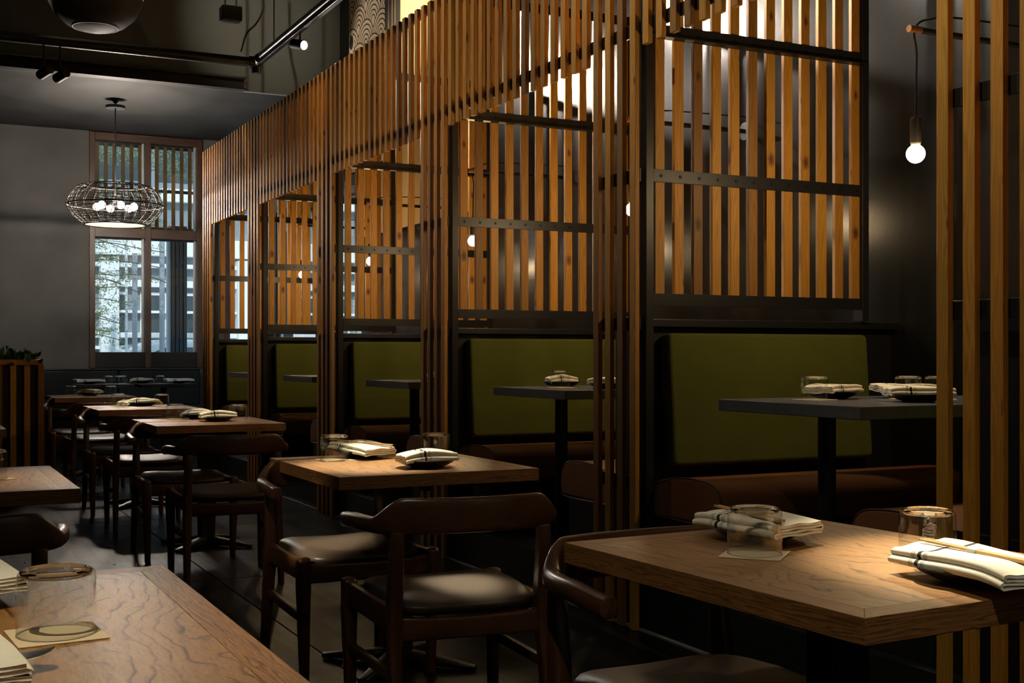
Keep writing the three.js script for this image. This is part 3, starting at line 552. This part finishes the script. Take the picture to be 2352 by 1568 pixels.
// lower left table
tumbler(0.205, T, -1.904, 0.08, 'on the table in the lower left corner');
setting(1, 0.012, T, -1.70, -82 * R, 'in the lower left corner of the photo', { sticks: false, nx: 0.03 });
setting(0, 0.085, T, -2.25, -80 * R, 'at the left edge behind the tumbler of the lower left table', { sticks: false });
{ const g = loft(Array.from({ length: 49 }, (_, i) => { const t = i / 48, h = Math.sin(Math.PI * clamp(t / 0.34, 0, 1)) ** 0.6; const head = t < 0.34, w = head ? Math.max(0.002, 0.023 * Math.sqrt(Math.max(0, 1 - ((t - 0.17) / 0.17) ** 2))) : 0.0042 + 0.003 * (t - 0.34); return { c: V(t * 0.19, head ? -0.005 * (1 - ((t - 0.17) / 0.17) ** 2) + 0.002 : 0.004 * Math.sin((t - 0.34) * 4), 0), a: w, b: 0.0014, side: V(0, 0, 1), up: UP, n: 2 }; }), 20);
  const sp = mesh('spoon', g, M.spoon, scene); sp.position.set(0.182, T + 0.026, -1.70); sp.rotation.set(0, 170 * R, -0.10, 'YXZ'); tag(sp, 'steel spoon sticking out from under the lower left napkin', 'spoon'); }
tumbler(0.262, T, -4.36, 0.5, 'at the very left edge of the photo');
// booths
tumbler(3.15, TB, -3.715, 0.3, 'in front of a dish in the nearest booth', 0.92);
setting(0, 3.31, TB, -3.80, 20 * R, 'toward the window side of the nearest booth table', { s: 0.8, sticks: false });
setting(0, 3.37, TB, -3.40, -40 * R, 'on the right half of the nearest booth table', { s: 0.8, sticks: false });
tumbler(3.545, TB, -3.63, 0.5, 'left of the pair by the right slat post', 0.92);
tumbler(3.63, TB, -3.56, 0.9, 'right of the pair by the right slat post', 0.92);
setting(1, 3.62, TB, -3.72, -20 * R, 'behind the tumbler pair in the nearest booth', { s: 0.8, sticks: false });
tumbler(3.10, TB, -5.66, 0.3, 'on the table of the second booth', 0.92);
setting(2, 3.20, TB, -5.83, 10 * R, 'on the table of the second booth', { s: 0.8, sticks: false });
setting(0, 3.22, TB, -5.36, -40 * R, 'half hidden on the second booth table', { s: 0.8, sticks: false });
setting(2, 3.20, TB, -7.44, 10 * R, 'half hidden on the third booth table', { sticks: false });
tumbler(3.14, TB, -9.66, 0.3, 'on the table of the fourth booth', 0.92);

// ------------------------------------------------------------------ banquette under the window
{
  const b = thing('banquette', 'long dark padded banquette along the wall under the window', 'banquette', [-0.6, 0, ZW]);
  mesh('seat_cushion', metric(at(rbox(4.0, 0.13, 0.50, 0.03, 3), 2.0, 0.475, 0.40), 'x', 0.5, 0.5), M.tealVinyl, b);
  mesh('base_panel', rbx(0, 4.0, 0, 0.41, 0.05, 0.58, 0.004), M.blackWood, b);
  for (let k = 0; k < 4; k++) mesh('backrest_cushion', metric(at(rbox(0.996, 0.45, 0.10, 0.025, 3), 0.5 + k, 0.755, 0.11), 'x', 0.5, 0.5), M.tealVinyl, b);
  mesh('cap_rail', rbx(0, 4.0, 0.975, 0.995, 0.02, 0.17, 0.004), M.blackSteel, b);
  const bt = (x, where, yaw = 0) => {
    const t = thing('banquette_table', `dark topped table by the window banquette, ${where}`, 'table', [x, 0, -14.62], yaw, 'dark tables at the banquette');
    mesh('tabletop', metric(at(rbox(0.62, 0.04, 0.70, 0.003), 0, 0.81, 0), 'x', 0.8, 0.8), M.blackSteel, t);
    mesh('pole', at(new THREE.CylinderGeometry(0.035, 0.035, 0.78, 16), 0, 0.40, 0), M.blackSteel, t);
    mesh('foot', at(new THREE.CylinderGeometry(0.20, 0.21, 0.016, 24), 0, 0.008, 0), M.blackSteel, t);
  };
  bt(2.06, 'behind the farthest aisle table'); bt(2.75, 'next to the end of the booth row');
  const y = 0.831;
  tumbler(2.13, y, -14.58, 0.2, 'on the left banquette table, beside the long napkin', 0.95);
  setting(1, 1.92, y, -14.60, 8 * R, 'on the left banquette table', { sticks: false });
  tumbler(2.22, y, -14.42, 0.6, 'nearer of the right pair on the left banquette table', 0.95);
  tumbler(2.30, y, -14.70, 0.4, 'farther of the right pair on the left banquette table', 0.95);
  setting(3, 2.53, y, -14.76, -20 * R, 'small, between the two banquette tables', { sticks: false });
  tumbler(2.69, y, -14.50, 0.4, 'on the right banquette table', 0.95);
  setting(1, 2.90, y, -14.50, 4 * R, 'on the right banquette table', { sticks: false });
}
// slats hung before the upper window
const darkSlat = std({ map: slatTex, color: col(0.28, 0.24, 0.20), roughness: 0.7 });
{
  const s = thing('window_slats', 'upright wood slats behind the upper panes of the far window', 'slat screen', [0, 2.74, ZW - 0.19]);
  for (let k = 0; k < 12; k++) { if (k === 6) continue; const x = 2.20 + k * 0.1035 + (k > 6 ? 0.0 : 0); const m = mesh('slat', G_val[k % 8], darkSlat, s); m.scale.y = 1.37; m.position.set(x, 0.535, 0); }
  for (const y of [0.02, 0.50, 1.05]) mesh('rail', rbx(2.15, 3.40, y - 0.02, y + 0.02, -0.024, -0.012, 0.001), M.blackSteel, s);
}
// ------------------------------------------------------------------ planter at the left
{
  const p = thing('planter', 'tall slatted wood planter box with green plants at the left edge', 'planter', [0.02, 0, -10.92]);
  mesh('box', rbx(-1.0, 1.0, 0, 1.08, -0.20, 0.20, 0.004), M.blackWood, p);
  seed = 14;
  for (let k = 0; k < 20; k++) { const m = mesh('slat', pick(G_full), pick(tones), p); m.scale.y = 1.07 / TOP; m.position.set(-0.985 + k * 0.1052, 0.545, 0.212); }
  for (let k = 0; k < 4; k++) { const m = mesh('slat', pick(G_full), pick(tones), p); m.scale.y = 1.07 / TOP; m.position.set(1.012, 0.545, -0.16 + k * 0.105); m.rotation.y = Math.PI / 2; }
  for (const [a, b, c, d] of [[-1.03, 1.03, 0.195, 0.235], [-1.03, 1.03, -0.235, -0.195], [0.99, 1.035, -0.195, 0.195], [-1.035, -0.99, -0.195, 0.195]]) { const g = metric(at(rbox(b - a, 0.045, d - c, 0.003), (a + b) / 2, 1.103, (c + d) / 2), b - a > d - c ? 'x' : 'z', 2.4, 0.3); mesh('rim', g, tones[3], p); }
  mesh('soil', rbx(-0.99, 0.99, 1.05, 1.085, -0.195, 0.195, 0.003), M.soil, p);
  const leaf = new THREE.Shape(); leaf.moveTo(0, 0); leaf.bezierCurveTo(0.022, 0.015, 0.024, 0.05, 0, 0.085); leaf.bezierCurveTo(-0.024, 0.05, -0.022, 0.015, 0, 0);
  const lg = new THREE.ShapeGeometry(leaf, 5); { const q = lg.attributes.position; for (let i = 0; i < q.count; i++) q.setZ(i, -3 * q.getY(i) ** 2 + 6 * q.getX(i) ** 2); lg.computeVertexNormals(); }
  const tr = [], m4 = new THREE.Matrix4();
  for (let i = 0; i < 900; i++) { const bx0 = rr(-1, 1), h = rr(0.0, 0.13) * (0.5 + 0.5 * vnoise(bx0 * 6 + 20, 0, 99, 99, 3)); m4.compose(V(bx0, 1.08 + h, rr(-0.22, 0.24)), new THREE.Quaternion().setFromEuler(new THREE.Euler(rr(-1.2, 1.2), rr(0, 6.28), rr(-0.8, 0.8))), V(1, 1, 1).multiplyScalar(rr(0.6, 1.2))); tr.push(lg.clone().applyMatrix4(m4)); }
  const f = mesh('foliage', merge(tr), M.leaf, p); f.userData.kind = 'stuff'; M.leaf.side = THREE.DoubleSide;
}
// ------------------------------------------------------------------ woven lens-shaped lamp
function wovenLamp(label, pos, lit, s) {
  const o = thing('woven_lamp', label, 'lamp', pos, 0); o.scale.setScalar(s);
  const prof = [[0.33, 0.215], [0.40, 0.19], [0.465, 0.12], [0.505, 0.035], [0.515, 0.0], [0.505, -0.035], [0.455, -0.11], [0.39, -0.17], [0.325, -0.215]].map(([x, y]) => V(x, y, 0)), cv = new THREE.CatmullRomCurve3(prof);
  for (let k = 0; k < 26; k++) { const a = k / 26 * 6.2832; const m = mesh('rib', G_rib ?? (G_rib = tube(prof, 0.0042, 30, 6)), M.wire, o); m.rotation.y = a; }
  seed = 77; const rings = [];
  for (let k = 0; k < 190; k++) { const t = clamp(Math.pow(k / 189, 0.97) + rr(-0.006, 0.006), 0, 1), p = cv.getPointAt(t), ph = rr(0, 6.28), tilt = rr(-0.010, 0.010), pts = []; for (let j = 0; j < 40; j++) { const a = j / 40 * 6.2832; const r = p.x + 0.004 * Math.sin(3 * a + ph); pts.push(V(Math.cos(a) * r, p.y + tilt * Math.sin(a + ph) * 1.4 + 0.004 * Math.sin(7 * a + ph * 2), Math.sin(a) * r)); } rings.push(new THREE.TubeGeometry(new THREE.CatmullRomCurve3(pts, true), 60, rr(0.0006, 0.0013), 4, true)); }
  const wv = mesh('weave', merge(rings), M.weave, o); wv.userData.kind = 'stuff';
  for (const [r, y] of [[0.33, 0.215], [0.515, 0], [0.325, -0.215]]) { const g = new THREE.TorusGeometry(r, 0.007, 8, 72); g.rotateX(Math.PI / 2); g.translate(0, y, 0); mesh('hoop', g, M.wire, o); }
  if (lit) {
    mesh('diffuser', at(new THREE.CylinderGeometry(0.318, 0.318, 0.004, 48), 0, -0.212, 0), M.diffuser, o);
    mesh('hub', at(new THREE.CylinderGeometry(0.03, 0.04, 0.10, 16), 0, 0.03, 0), M.blackSteel, o);
    for (let k = 0; k < 6; k++) { const a = k / 6 * 6.2832 + 0.4, c = V(Math.cos(a) * 0.20, -0.015, Math.sin(a) * 0.20); mesh('arm', rod(V(Math.cos(a) * 0.03, 0.03, Math.sin(a) * 0.03), c.clone().add(V(0, -0.05, 0)), 0.005), M.blackSteel, o); const b = mesh('bulb', G_lampBulb, M.lampFace, o); b.position.copy(c); const l = new THREE.PointLight(HOT, 6.0); l.position.copy(c); l.castShadow = true; o.add(l); }
  }
  mesh('stem', rod(V(0, -0.02, 0), V(0, (SOFFIT - pos[1]) / s - 0.04, 0), 0.008), M.blackSteel, o);
  mesh('canopy', at(new THREE.CylinderGeometry(0.105, 0.105, 0.03, 32), 0, (SOFFIT - pos[1]) / s - 0.085, 0), M.blackSteel, o);
  mesh('ceiling_hook', lathe([[0.001, -0.045], [0.02, -0.04], [0.03, -0.02], [0.055, -0.006], [0.055, 0], [0.001, 0]].map(([x, y]) => [x, y + (SOFFIT - pos[1]) / s]), 24), M.blackSteel, o);
  return o;
}
let G_rib; const G_lampBulb = new THREE.SphereGeometry(0.043, 18, 14);
wovenLamp('round woven wire lamp glowing with six bulbs, hanging before the window', [2.079, 2.768, -13.74], true, 0.975);
// ------------------------------------------------------------------ high ceiling: track with a spotlight, pipes, speaker, unlit round duct
const rollMetal = std({ color: col(0.02, 0.02, 0.021), roughness: 0.28, metalness: 0.4 });
{
  const t = thing('lighting_track', 'black lighting track running over the booths toward the bulkhead', 'light track', [3.0, 3.88, 0]);
  mesh('rail', rbx(-0.022, 0.022, -0.02, 0.02, -11.35, 1.8, 0.003), rollMetal, t);
  mesh('pipe', rod(V(0, 0.055, -11.38), V(0, 0.055, 1.8), 0.03, 0.03, 16), rollMetal, t);
  for (let z = -10.8; z < 1.5; z += 2.4) mesh('hanger', rod(V(0, 0.08, z), V(0, CEIL - 3.88, z), 0.006), M.blackSteel, t);
  const c = thing('ceiling_pipe', 'black pipe crossing below the bulkhead and meeting the track at an elbow', 'pipe', [0, 3.90, -11.40]);
  mesh('run', rod(V(-3.4, 0, 0), V(2.98, 0, 0), 0.045, 0.045, 18), M.blackSteel, c);
  mesh('elbow', merge([rod(V(2.93, 0, 0), V(3.05, 0, 0), 0.058, 0.058, 18), rod(V(3.0, 0, -0.03), V(3.0, 0.02, 0.12), 0.052, 0.05, 18), rod(V(3.0, -0.10, 0), V(3.0, 0.0, 0), 0.045, 0.052, 18)]), M.blackSteel, c);
  const cab = mesh('cable', tube([V(2.93, 4.95, -11.1), V(2.94, 4.6, -11.1), V(2.99, 4.35, -11.12), V(2.93, 4.20, -11.15), V(2.86, 4.12, -11.2), V(2.84, 3.98, -11.35)], 0.009, 60, 6), M.wire, scene); tag(cab, 'thin black cable looping down to the pipe elbow', 'cable');
  const sp = thing('hanging_box', 'small black box hanging on two rods below the dark ceiling', 'box', [2.66, 4.15, -11.0]);
  mesh('case', rbx(-0.09, 0.09, 0, 0.13, -0.07, 0.07, 0.01), M.blackPaint, sp); for (const s of [-1, 1]) mesh('rod', rod(V(s * 0.05, 0.13, 0), V(s * 0.05, CEIL - 4.15, 0), 0.008), M.blackPaint, sp);
  const d = thing('ceiling_duct', 'big dark ribbed round duct end under the ceiling at the upper left', 'duct', [1.50, 4.42, -11.0]);
  mesh('shell', lathe([[0.001, -0.50], [0.12, -0.485], [0.24, -0.44], [0.33, -0.36], [0.385, -0.25], [0.40, -0.12], [0.40, 0.75]], 48), std({ color: col(0.035, 0.035, 0.033), roughness: 0.6, metalness: 0.3 }), d);
  for (let k = 0; k < 14; k++) { const y = -0.46 + k * 0.055, r = y > -0.12 ? 0.40 : 0.40 * Math.sqrt(Math.max(0.02, 1 - ((y + 0.12) / 0.385) ** 2)); const g = new THREE.TorusGeometry(r, 0.006, 6, 48); g.rotateX(Math.PI / 2); g.translate(0, y, 0); mesh('rib', g, M.blackSteel, d); }
}
// track heads: each is a can with a glowing face and a spot light before it
function trackHead(label, pos, target, power, angle, penumbra, color = HOT, group, drop = 0.12, name = 'spot_head') {
  const o = thing(name, label, 'spotlight', pos, 0, group), dir = V(...target).sub(V(...pos)).normalize(), q = new THREE.Quaternion().setFromUnitVectors(V(0, 0, 1), dir);
  const can = mesh('can', G_can, M.blackPaint, o); can.quaternion.copy(q);
  const face = mesh('lamp_face', G_face, power ? M.lampFace : M.blackPaint, o); face.quaternion.copy(q); face.position.copy(dir.clone().multiplyScalar(0.052));
  mesh('stem', rod(V(0, 0.02, 0), V(0, drop, 0), 0.009), M.blackSteel, o);
  if (!power) return o;
  const l = new THREE.SpotLight(color, power, 0, angle, penumbra, 2); l.position.copy(dir.clone().multiplyScalar(0.066)); l.target.position.copy(dir.clone().multiplyScalar(2)); l.castShadow = true; l.shadow.radius = 1.6; l.shadow.mapSize.set(1024, 1024);
  o.add(l, l.target); return o;
}
const G_can = lathe([[0.001, -0.11], [0.036, -0.11], [0.042, -0.10], [0.042, 0.062], [0.039, 0.064], [0.038, 0.05], [0.001, 0.048]], 28); G_can.rotateX(Math.PI / 2);
const G_face = new THREE.CylinderGeometry(0.036, 0.036, 0.004, 28); G_face.rotateX(Math.PI / 2);
const gT = 'spotlights on the track over the booths', gC = 'unseen spotlights placed to light the aisle and booth fronts';
trackHead('bright spotlight at the far end of the track, shining toward the camera', [3.0, 3.755, -10.0], [4.05, 2.95, -6.9], 70, 0.62, 0.7, HOT, undefined);
for (const [z, w] of [[-7.85, 'third'], [-5.65, 'second'], [-2.6, 'nearest']]) trackHead(`spotlight out of frame on the track above the ${w} booth`, [3.0, 3.755, z], [4.05, 2.95, z + 3.1], 70, 0.62, 0.7, HOT, gT);  // out of view, placed to light the satin back wall
// unseen spots out of view, placed to light tables, seats and booth fronts
const over = (x, z, tx, ty, tz, p, a, pen, at_, y = 5.05) => trackHead(`unseen spotlight out of frame, placed to light ${at_}`, [x, y, z], [tx, ty, tz], p, a, pen, WARM, gC, CEIL - y);
over(2.65, -3.50, 1.95, 0.76, -1.70, 260, 0.100, 0.55, 'the right foreground table');
over(2.30, -5.70, 1.58, 0.76, -4.30, 210, 0.082, 0.6, 'the middle table');
over(0.5, -6.2, 1.53, 0.48, -3.40, 620, 0.026, 0.7, 'the seat before the middle table');
over(-2.2, -1.2, 1.38, 0.50, -4.30, 560, 0.026, 0.7, 'the seat under the middle table', 3.0);
over(-0.6, -0.5, 0.30, 0.76, -1.85, 46, 0.13, 0.8, 'the lower left table');
over(1.45, -7.90, 1.60, 0.76, -7.60, 60, 0.11, 0.8, 'the second aisle table');
over(1.45, -10.10, 1.60, 0.76, -9.85, 60, 0.11, 0.8, 'the third aisle table');
over(0.20, -4.9, 0.30, 0.76, -4.35, 42, 0.10, 0.8, 'the table at the left edge');
over(-1.6, -1.6, 1.36, 0.74, -4.45, 30, 0.080, 0.8, 'the left edge of the middle table');
over(-0.8, 1.0, 1.6, 0.70, -2.0, 22, 0.28, 0.9, 'the front of the right table');  // unseen, behind the camera, placed to brighten the table edges
// unseen washes placed to light the slatted fronts, the bulkhead and the mural
[[-3.3, -2.35, 'nearest'], [-5.4, -4.1, 'first'], [-7.6, -6.0, 'second'], [-9.8, -8.1, 'third'], [-11.8, -10.2, 'fourth']].forEach(([z, tz, n]) => over(0.5, z, 2.78, 3.0, tz, n === 'nearest' ? 34 : n === 'first' ? 27 : 20, 0.40, 0.9, n === 'nearest' ? 'the slats at the right edge' : `the slats after the ${n} booth`));
over(1.6, -8.3, 3.4, 4.6, -12.7, 46, 0.20, 1.0, 'the bulkhead');
over(1.4, -9.2, 4.2, 4.15, -10.6, 150, 0.20, 0.7, 'the mural');
for (const [x, y, w] of [[1.125, 3.617, 'left'], [1.26, 3.60, 'right']]) {
  const o = trackHead(`dark unlit spotlight can at the upper left, ${w} one of two`, [x, y, -11.40], [x - 0.9, y - 0.4, -13.6], 0, 0.3, 0.5, HOT, undefined, 3.86 - y, 'spot_can');
}
// ------------------------------------------------------------------ mural boards high on the back wall
{
  const cv = document.createElement('canvas'); cv.width = 512; cv.height = 1024; const g = cv.getContext('2d');
  g.fillStyle = '#d9c3a4'; g.fillRect(0, 0, 512, 1024);
  const r = 122, dx = 106, dy = 92;
  for (let row = -2; row < 14; row++) for (let c = -1; c < 5; c++) {
    const x = c * 2 * dx + (row & 1 ? dx : 0) + 34, y = row * dy + 64;
    g.save(); g.beginPath(); g.arc(x, y, r, 0, 6.2832); g.clip();
    g.fillStyle = '#d9c3a4'; g.fillRect(x - r, y - r, 2 * r, 2 * r); g.strokeStyle = '#15110e'; g.lineWidth = 6;
    for (let q = r - 3; q > 16; q -= 23) { g.beginPath(); g.arc(x, y, q, 0, 6.2832); g.stroke(); }
    if ((row * 3 + c * 5 + 40) % 4 === 0) { g.fillStyle = '#d9c3a4'; g.beginPath(); g.arc(x, y - 52, 46, 0, 6.2832); g.fill(); g.fillStyle = '#11100f'; g.beginPath(); g.ellipse(x, y - 56, 30, 36, 0, 0, 6.2832); g.fill(); }
    g.restore();
  }
  const tex = new THREE.CanvasTexture(cv); tex.colorSpace = THREE.SRGBColorSpace; tex.magFilter = THREE.LinearFilter;
  const cv2 = document.createElement('canvas'); cv2.width = 256; cv2.height = 1024; const h = cv2.getContext('2d');
  h.fillStyle = '#191817'; h.fillRect(0, 0, 256, 1024); h.strokeStyle = '#a87f45'; h.lineWidth = 7; for (const [a, b] of [[60, 20], [110, 80], [165, 160]]) { h.beginPath(); h.moveTo(256 - a - 20, 0); h.lineTo(256 - b - 60, 1024); h.stroke(); }
  const tex2 = new THREE.CanvasTexture(cv2); tex2.colorSpace = THREE.SRGBColorSpace; tex2.magFilter = THREE.LinearFilter;
  const board = (name, label, z0, z1, y0, y1, face) => {
    const o = thing(name, label, 'wall art', [XW - 0.02, (y0 + y1) / 2, (z0 + z1) / 2]);
    mesh('board', metric(rbox(0.036, y1 - y0, Math.abs(z1 - z0), 0.003), 'y', 1, 1), M.blackPaint, o);
    const p = mesh('print', new THREE.PlaneGeometry(Math.abs(z1 - z0) - 0.006, y1 - y0 - 0.006), face, o); p.rotation.y = -Math.PI / 2; p.position.x = -0.0195;
  };
  board('mural_panel', 'mural panel of overlapping black and cream scallop arcs with black dots', -12.28, -11.22, 3.05, 5.2, std({ map: tex, roughness: 0.8 }));
  board('mural_panel', 'narrow dark mural panel with thin gold lines beside the scallop pattern', -11.215, -10.82, 3.05, 5.2, std({ map: tex2, roughness: 0.8 }));
  board('mural_panel', 'plain yellow mural panel glowing above and behind the slats', -10.81, -9.0, 2.35, 5.2, std({ color: col(0.62, 0.42, 0.18), roughness: 0.8 }));
  board('mural_panel', 'lower yellow strip of the mural seen through the third booth slats', -11.9, -10.83, 2.35, 3.04, std({ color: col(0.60, 0.38, 0.12), roughness: 0.8 }));
}
// ------------------------------------------------------------------ outside the windows
{
  const Z = -24;
  struct('pavement', bx(-12, 16, -0.4, -0.1, -40, -16.4), M.pavement);
  const b = thing('building', 'pale building across the way with white columns and bands, seen through the far window', 'building', [0, -0.1, Z]);
  mesh('wall', bx(-6, 16, 0, 14, -0.6, -0.3), M.greyFacade, b);
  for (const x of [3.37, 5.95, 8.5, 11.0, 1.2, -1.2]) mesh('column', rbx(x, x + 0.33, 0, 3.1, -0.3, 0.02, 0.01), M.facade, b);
  for (const [y, h] of [[1.58, 0.10], [1.36, 0.06], [2.55, 0.13], [3.15, 0.35], [2.05, 0.05], [2.92, 0.08], [4.2, 0.25], [5.6, 0.25], [7, 0.25]]) mesh('band', rbx(-6, 16, y, y + h, -0.3, -0.1, 0.008), M.facade, b);
  for (let k = 0; k < 14; k++) { const x = -1.05 + k * 0.74; const f = mesh('window', rbx(x, x + 0.5, 1.42, 2.46, -0.3, -0.26, 0.004), M.facade, b); mesh('pane', bx(x + 0.04, x + 0.46, 1.66, 2.40, -0.27, -0.255), M.facadeGlass, f); mesh('pane', bx(x + 0.04, x + 0.46, 1.44, 1.56, -0.27, -0.255), M.facadeGlass, f); }
  for (let k = 0; k < 14; k++) { const x = -1.05 + k * 0.74; mesh('window', rbx(x, x + 0.56, 0.25, 1.25, -0.3, -0.27, 0.004), M.facadeGlass, b); }
  for (let k = 0; k < 10; k++) { const x = -1.05 + k * 1.1; mesh('window', rbx(x, x + 0.8, 4.6, 5.5, -0.3, -0.27, 0.004), M.facadeGlass, b); }
  const post = (x, r, h, label, m, z = -21.5) => { const p = mesh('street_post', rod(V(x, -0.1, z), V(x, h, z), r, r, 16), m, scene); tag(p, label, 'post'); };
  post(3.43, 0.022, 3.1, 'thin white post outside, left of the window mullion', M.facade);
  post(3.62, 0.045, 2.9, 'grey round post outside, just left of the window mullion', std({ color: col(0.30, 0.33, 0.36), roughness: 0.7 }), -21.8);
  post(4.04, 0.045, 3.6, 'grey post outside, right of the window mullion', std({ color: col(0.30, 0.33, 0.36), roughness: 0.7 }), -21.6);
  const dk = thing('timber_pier', 'broad dark slatted pier standing outside the right half of the far window', 'pier', [3.378, -0.1, -17.4]);
  mesh('core', rbx(0, 0.22, 0, 3.05, -0.18, 0.0, 0.01), std({ color: col(0.012, 0.022, 0.028), roughness: 0.8 }), dk);
  for (let k = 0; k < 4; k++) mesh('slat', rbx(0.004 + k * 0.055, 0.046 + k * 0.055, 0, 3.05, 0.001, 0.02, 0.003), std({ color: col(0.018, 0.032, 0.04), roughness: 0.7 }), dk);
  mesh('edge', rbx(-0.05, -0.004, 0, 3.05, -0.1, 0.0, 0.004), std({ color: col(0.45, 0.52, 0.58), roughness: 0.6 }), dk);
  const rb = thing('barrier', 'red street barrier outside at the lower left of the far window', 'barrier', [2.55, -0.1, -20.2]);
  mesh('panel', rbx(-0.3, 0.63, 0.98, 1.26, -0.03, 0.03, 0.01), M.redBarrier, rb); for (const x of [-0.2, 0.5]) mesh('leg', rbx(x, x + 0.06, 0, 0.98, -0.03, 0.03, 0.005), M.redBarrier, rb); mesh('base', rbx(-0.3, 0.63, 0.2, 0.5, -0.035, 0.035, 0.01), M.redBarrier, rb);
  // parked car, only its roof and bonnet show over the sill
  const car = thing('car', 'pale parked car outside, its roof just above the window sill', 'car', [5.0, -0.1, -23.0], 0.05);
  const body = new THREE.Shape(); body.moveTo(-1.9, 0.35); body.lineTo(1.9, 0.35); body.quadraticCurveTo(2.0, 0.75, 1.8, 0.85); body.lineTo(0.95, 0.95); body.quadraticCurveTo(0.5, 1.42, 0.1, 1.45); body.lineTo(-0.8, 1.45); body.quadraticCurveTo(-1.4, 1.35, -1.65, 0.98); body.quadraticCurveTo(-2.0, 0.9, -1.9, 0.35);
  const cg = new THREE.ExtrudeGeometry(body, { depth: 1.5, bevelEnabled: true, bevelThickness: 0.08, bevelSize: 0.08, bevelSegments: 3, curveSegments: 10 }); cg.translate(0, 0, -0.75); mesh('body', cg, M.carPaint, car);
  const gl = new THREE.Shape(); gl.moveTo(-1.35, 1.0); gl.lineTo(0.8, 1.0); gl.quadraticCurveTo(0.45, 1.36, 0.1, 1.39); gl.lineTo(-0.8, 1.39); gl.quadraticCurveTo(-1.15, 1.32, -1.35, 1.0); const gg = new THREE.ExtrudeGeometry(gl, { depth: 1.68, bevelEnabled: false }); gg.translate(0, 0, -0.84); mesh('window', gg, M.facadeGlass, car);
  for (const x of [-1.2, 1.2]) for (const z of [-0.7, 0.7]) { const w = new THREE.CylinderGeometry(0.33, 0.33, 0.22, 24); w.rotateX(Math.PI / 2); w.translate(x, 0.33, z); mesh('wheel', w, M.tyre, car); }
  // tree whose branches reach across the panes
  const t = thing('tree', 'light green tree with thin spreading branches outside the far window', 'tree', [1.55, -0.1, -19.2]);
  mesh('trunk', stick([V(0, 0, 0), V(0.05, 1.5, 0), V(0.0, 3.2, 0.1), V(0.15, 5.5, 0)], [[0.13, 0.13], [0.11, 0.11], [0.09, 0.09], [0.04, 0.04]]), M.bark, t);
  seed = 314; const lf = [], twigs = [];
  const ls = new THREE.Shape(); ls.moveTo(0, 0); ls.quadraticCurveTo(0.022, 0.03, 0, 0.07); ls.quadraticCurveTo(-0.022, 0.03, 0, 0); const lgeo = new THREE.ShapeGeometry(ls, 3), m4 = new THREE.Matrix4();
  const addLeaves = (p, n, spread) => { for (let i = 0; i < n; i++) { m4.compose(V(p.x + rr(-spread, spread), p.y + rr(-spread, spread) * 0.35, p.z + rr(-spread, spread)), new THREE.Quaternion().setFromEuler(new THREE.Euler(rr(-1.4, 1.4), rr(0, 6.28), rr(-1.6, 1.6))), V(1, 1, 1).multiplyScalar(rr(0.4, 0.85))); lf.push(lgeo.clone().applyMatrix4(m4)); } };
  for (let k = 0; k < 34; k++) {
    const y0 = 1.4 + k * 0.11, L = rr(1.0, 2.2) * (y0 > 3.2 ? 1.15 : 1), a = rr(-0.55, 0.55), pts = [];
    for (let i = 0; i <= 5; i++) { const q = i / 5; pts.push(V(Math.cos(a) * L * q, y0 + 0.25 * Math.sin(q * 2.2) - 0.12 * q * q + rr(-0.04, 0.04), Math.sin(a) * L * q + rr(-0.05, 0.05))); }
    twigs.push(tube(pts, 0.007, 12, 5)); const cv = new THREE.CatmullRomCurve3(pts);
    for (let i = 0; i < 7; i++) { const p = cv.getPoint(rr(0.3, 1)), e = p.clone().add(V(rr(-0.1, 0.35), rr(-0.12, 0.14), rr(-0.3, 0.3))); twigs.push(tube([p, p.clone().lerp(e, 0.5).add(V(0, 0.02, 0)), e], 0.004, 5, 4)); addLeaves(e, y0 > 3.3 ? 60 : 30, y0 > 3.3 ? 0.22 : 0.15); addLeaves(p, 12, 0.12); }
  }
  mesh('branches', merge(twigs), M.bark, t).userData.kind = 'stuff'; mesh('foliage', merge(lf), M.treeLeaf, t).userData.kind = 'stuff'; M.treeLeaf.side = THREE.DoubleSide;
}

renderer.render(scene, camera);
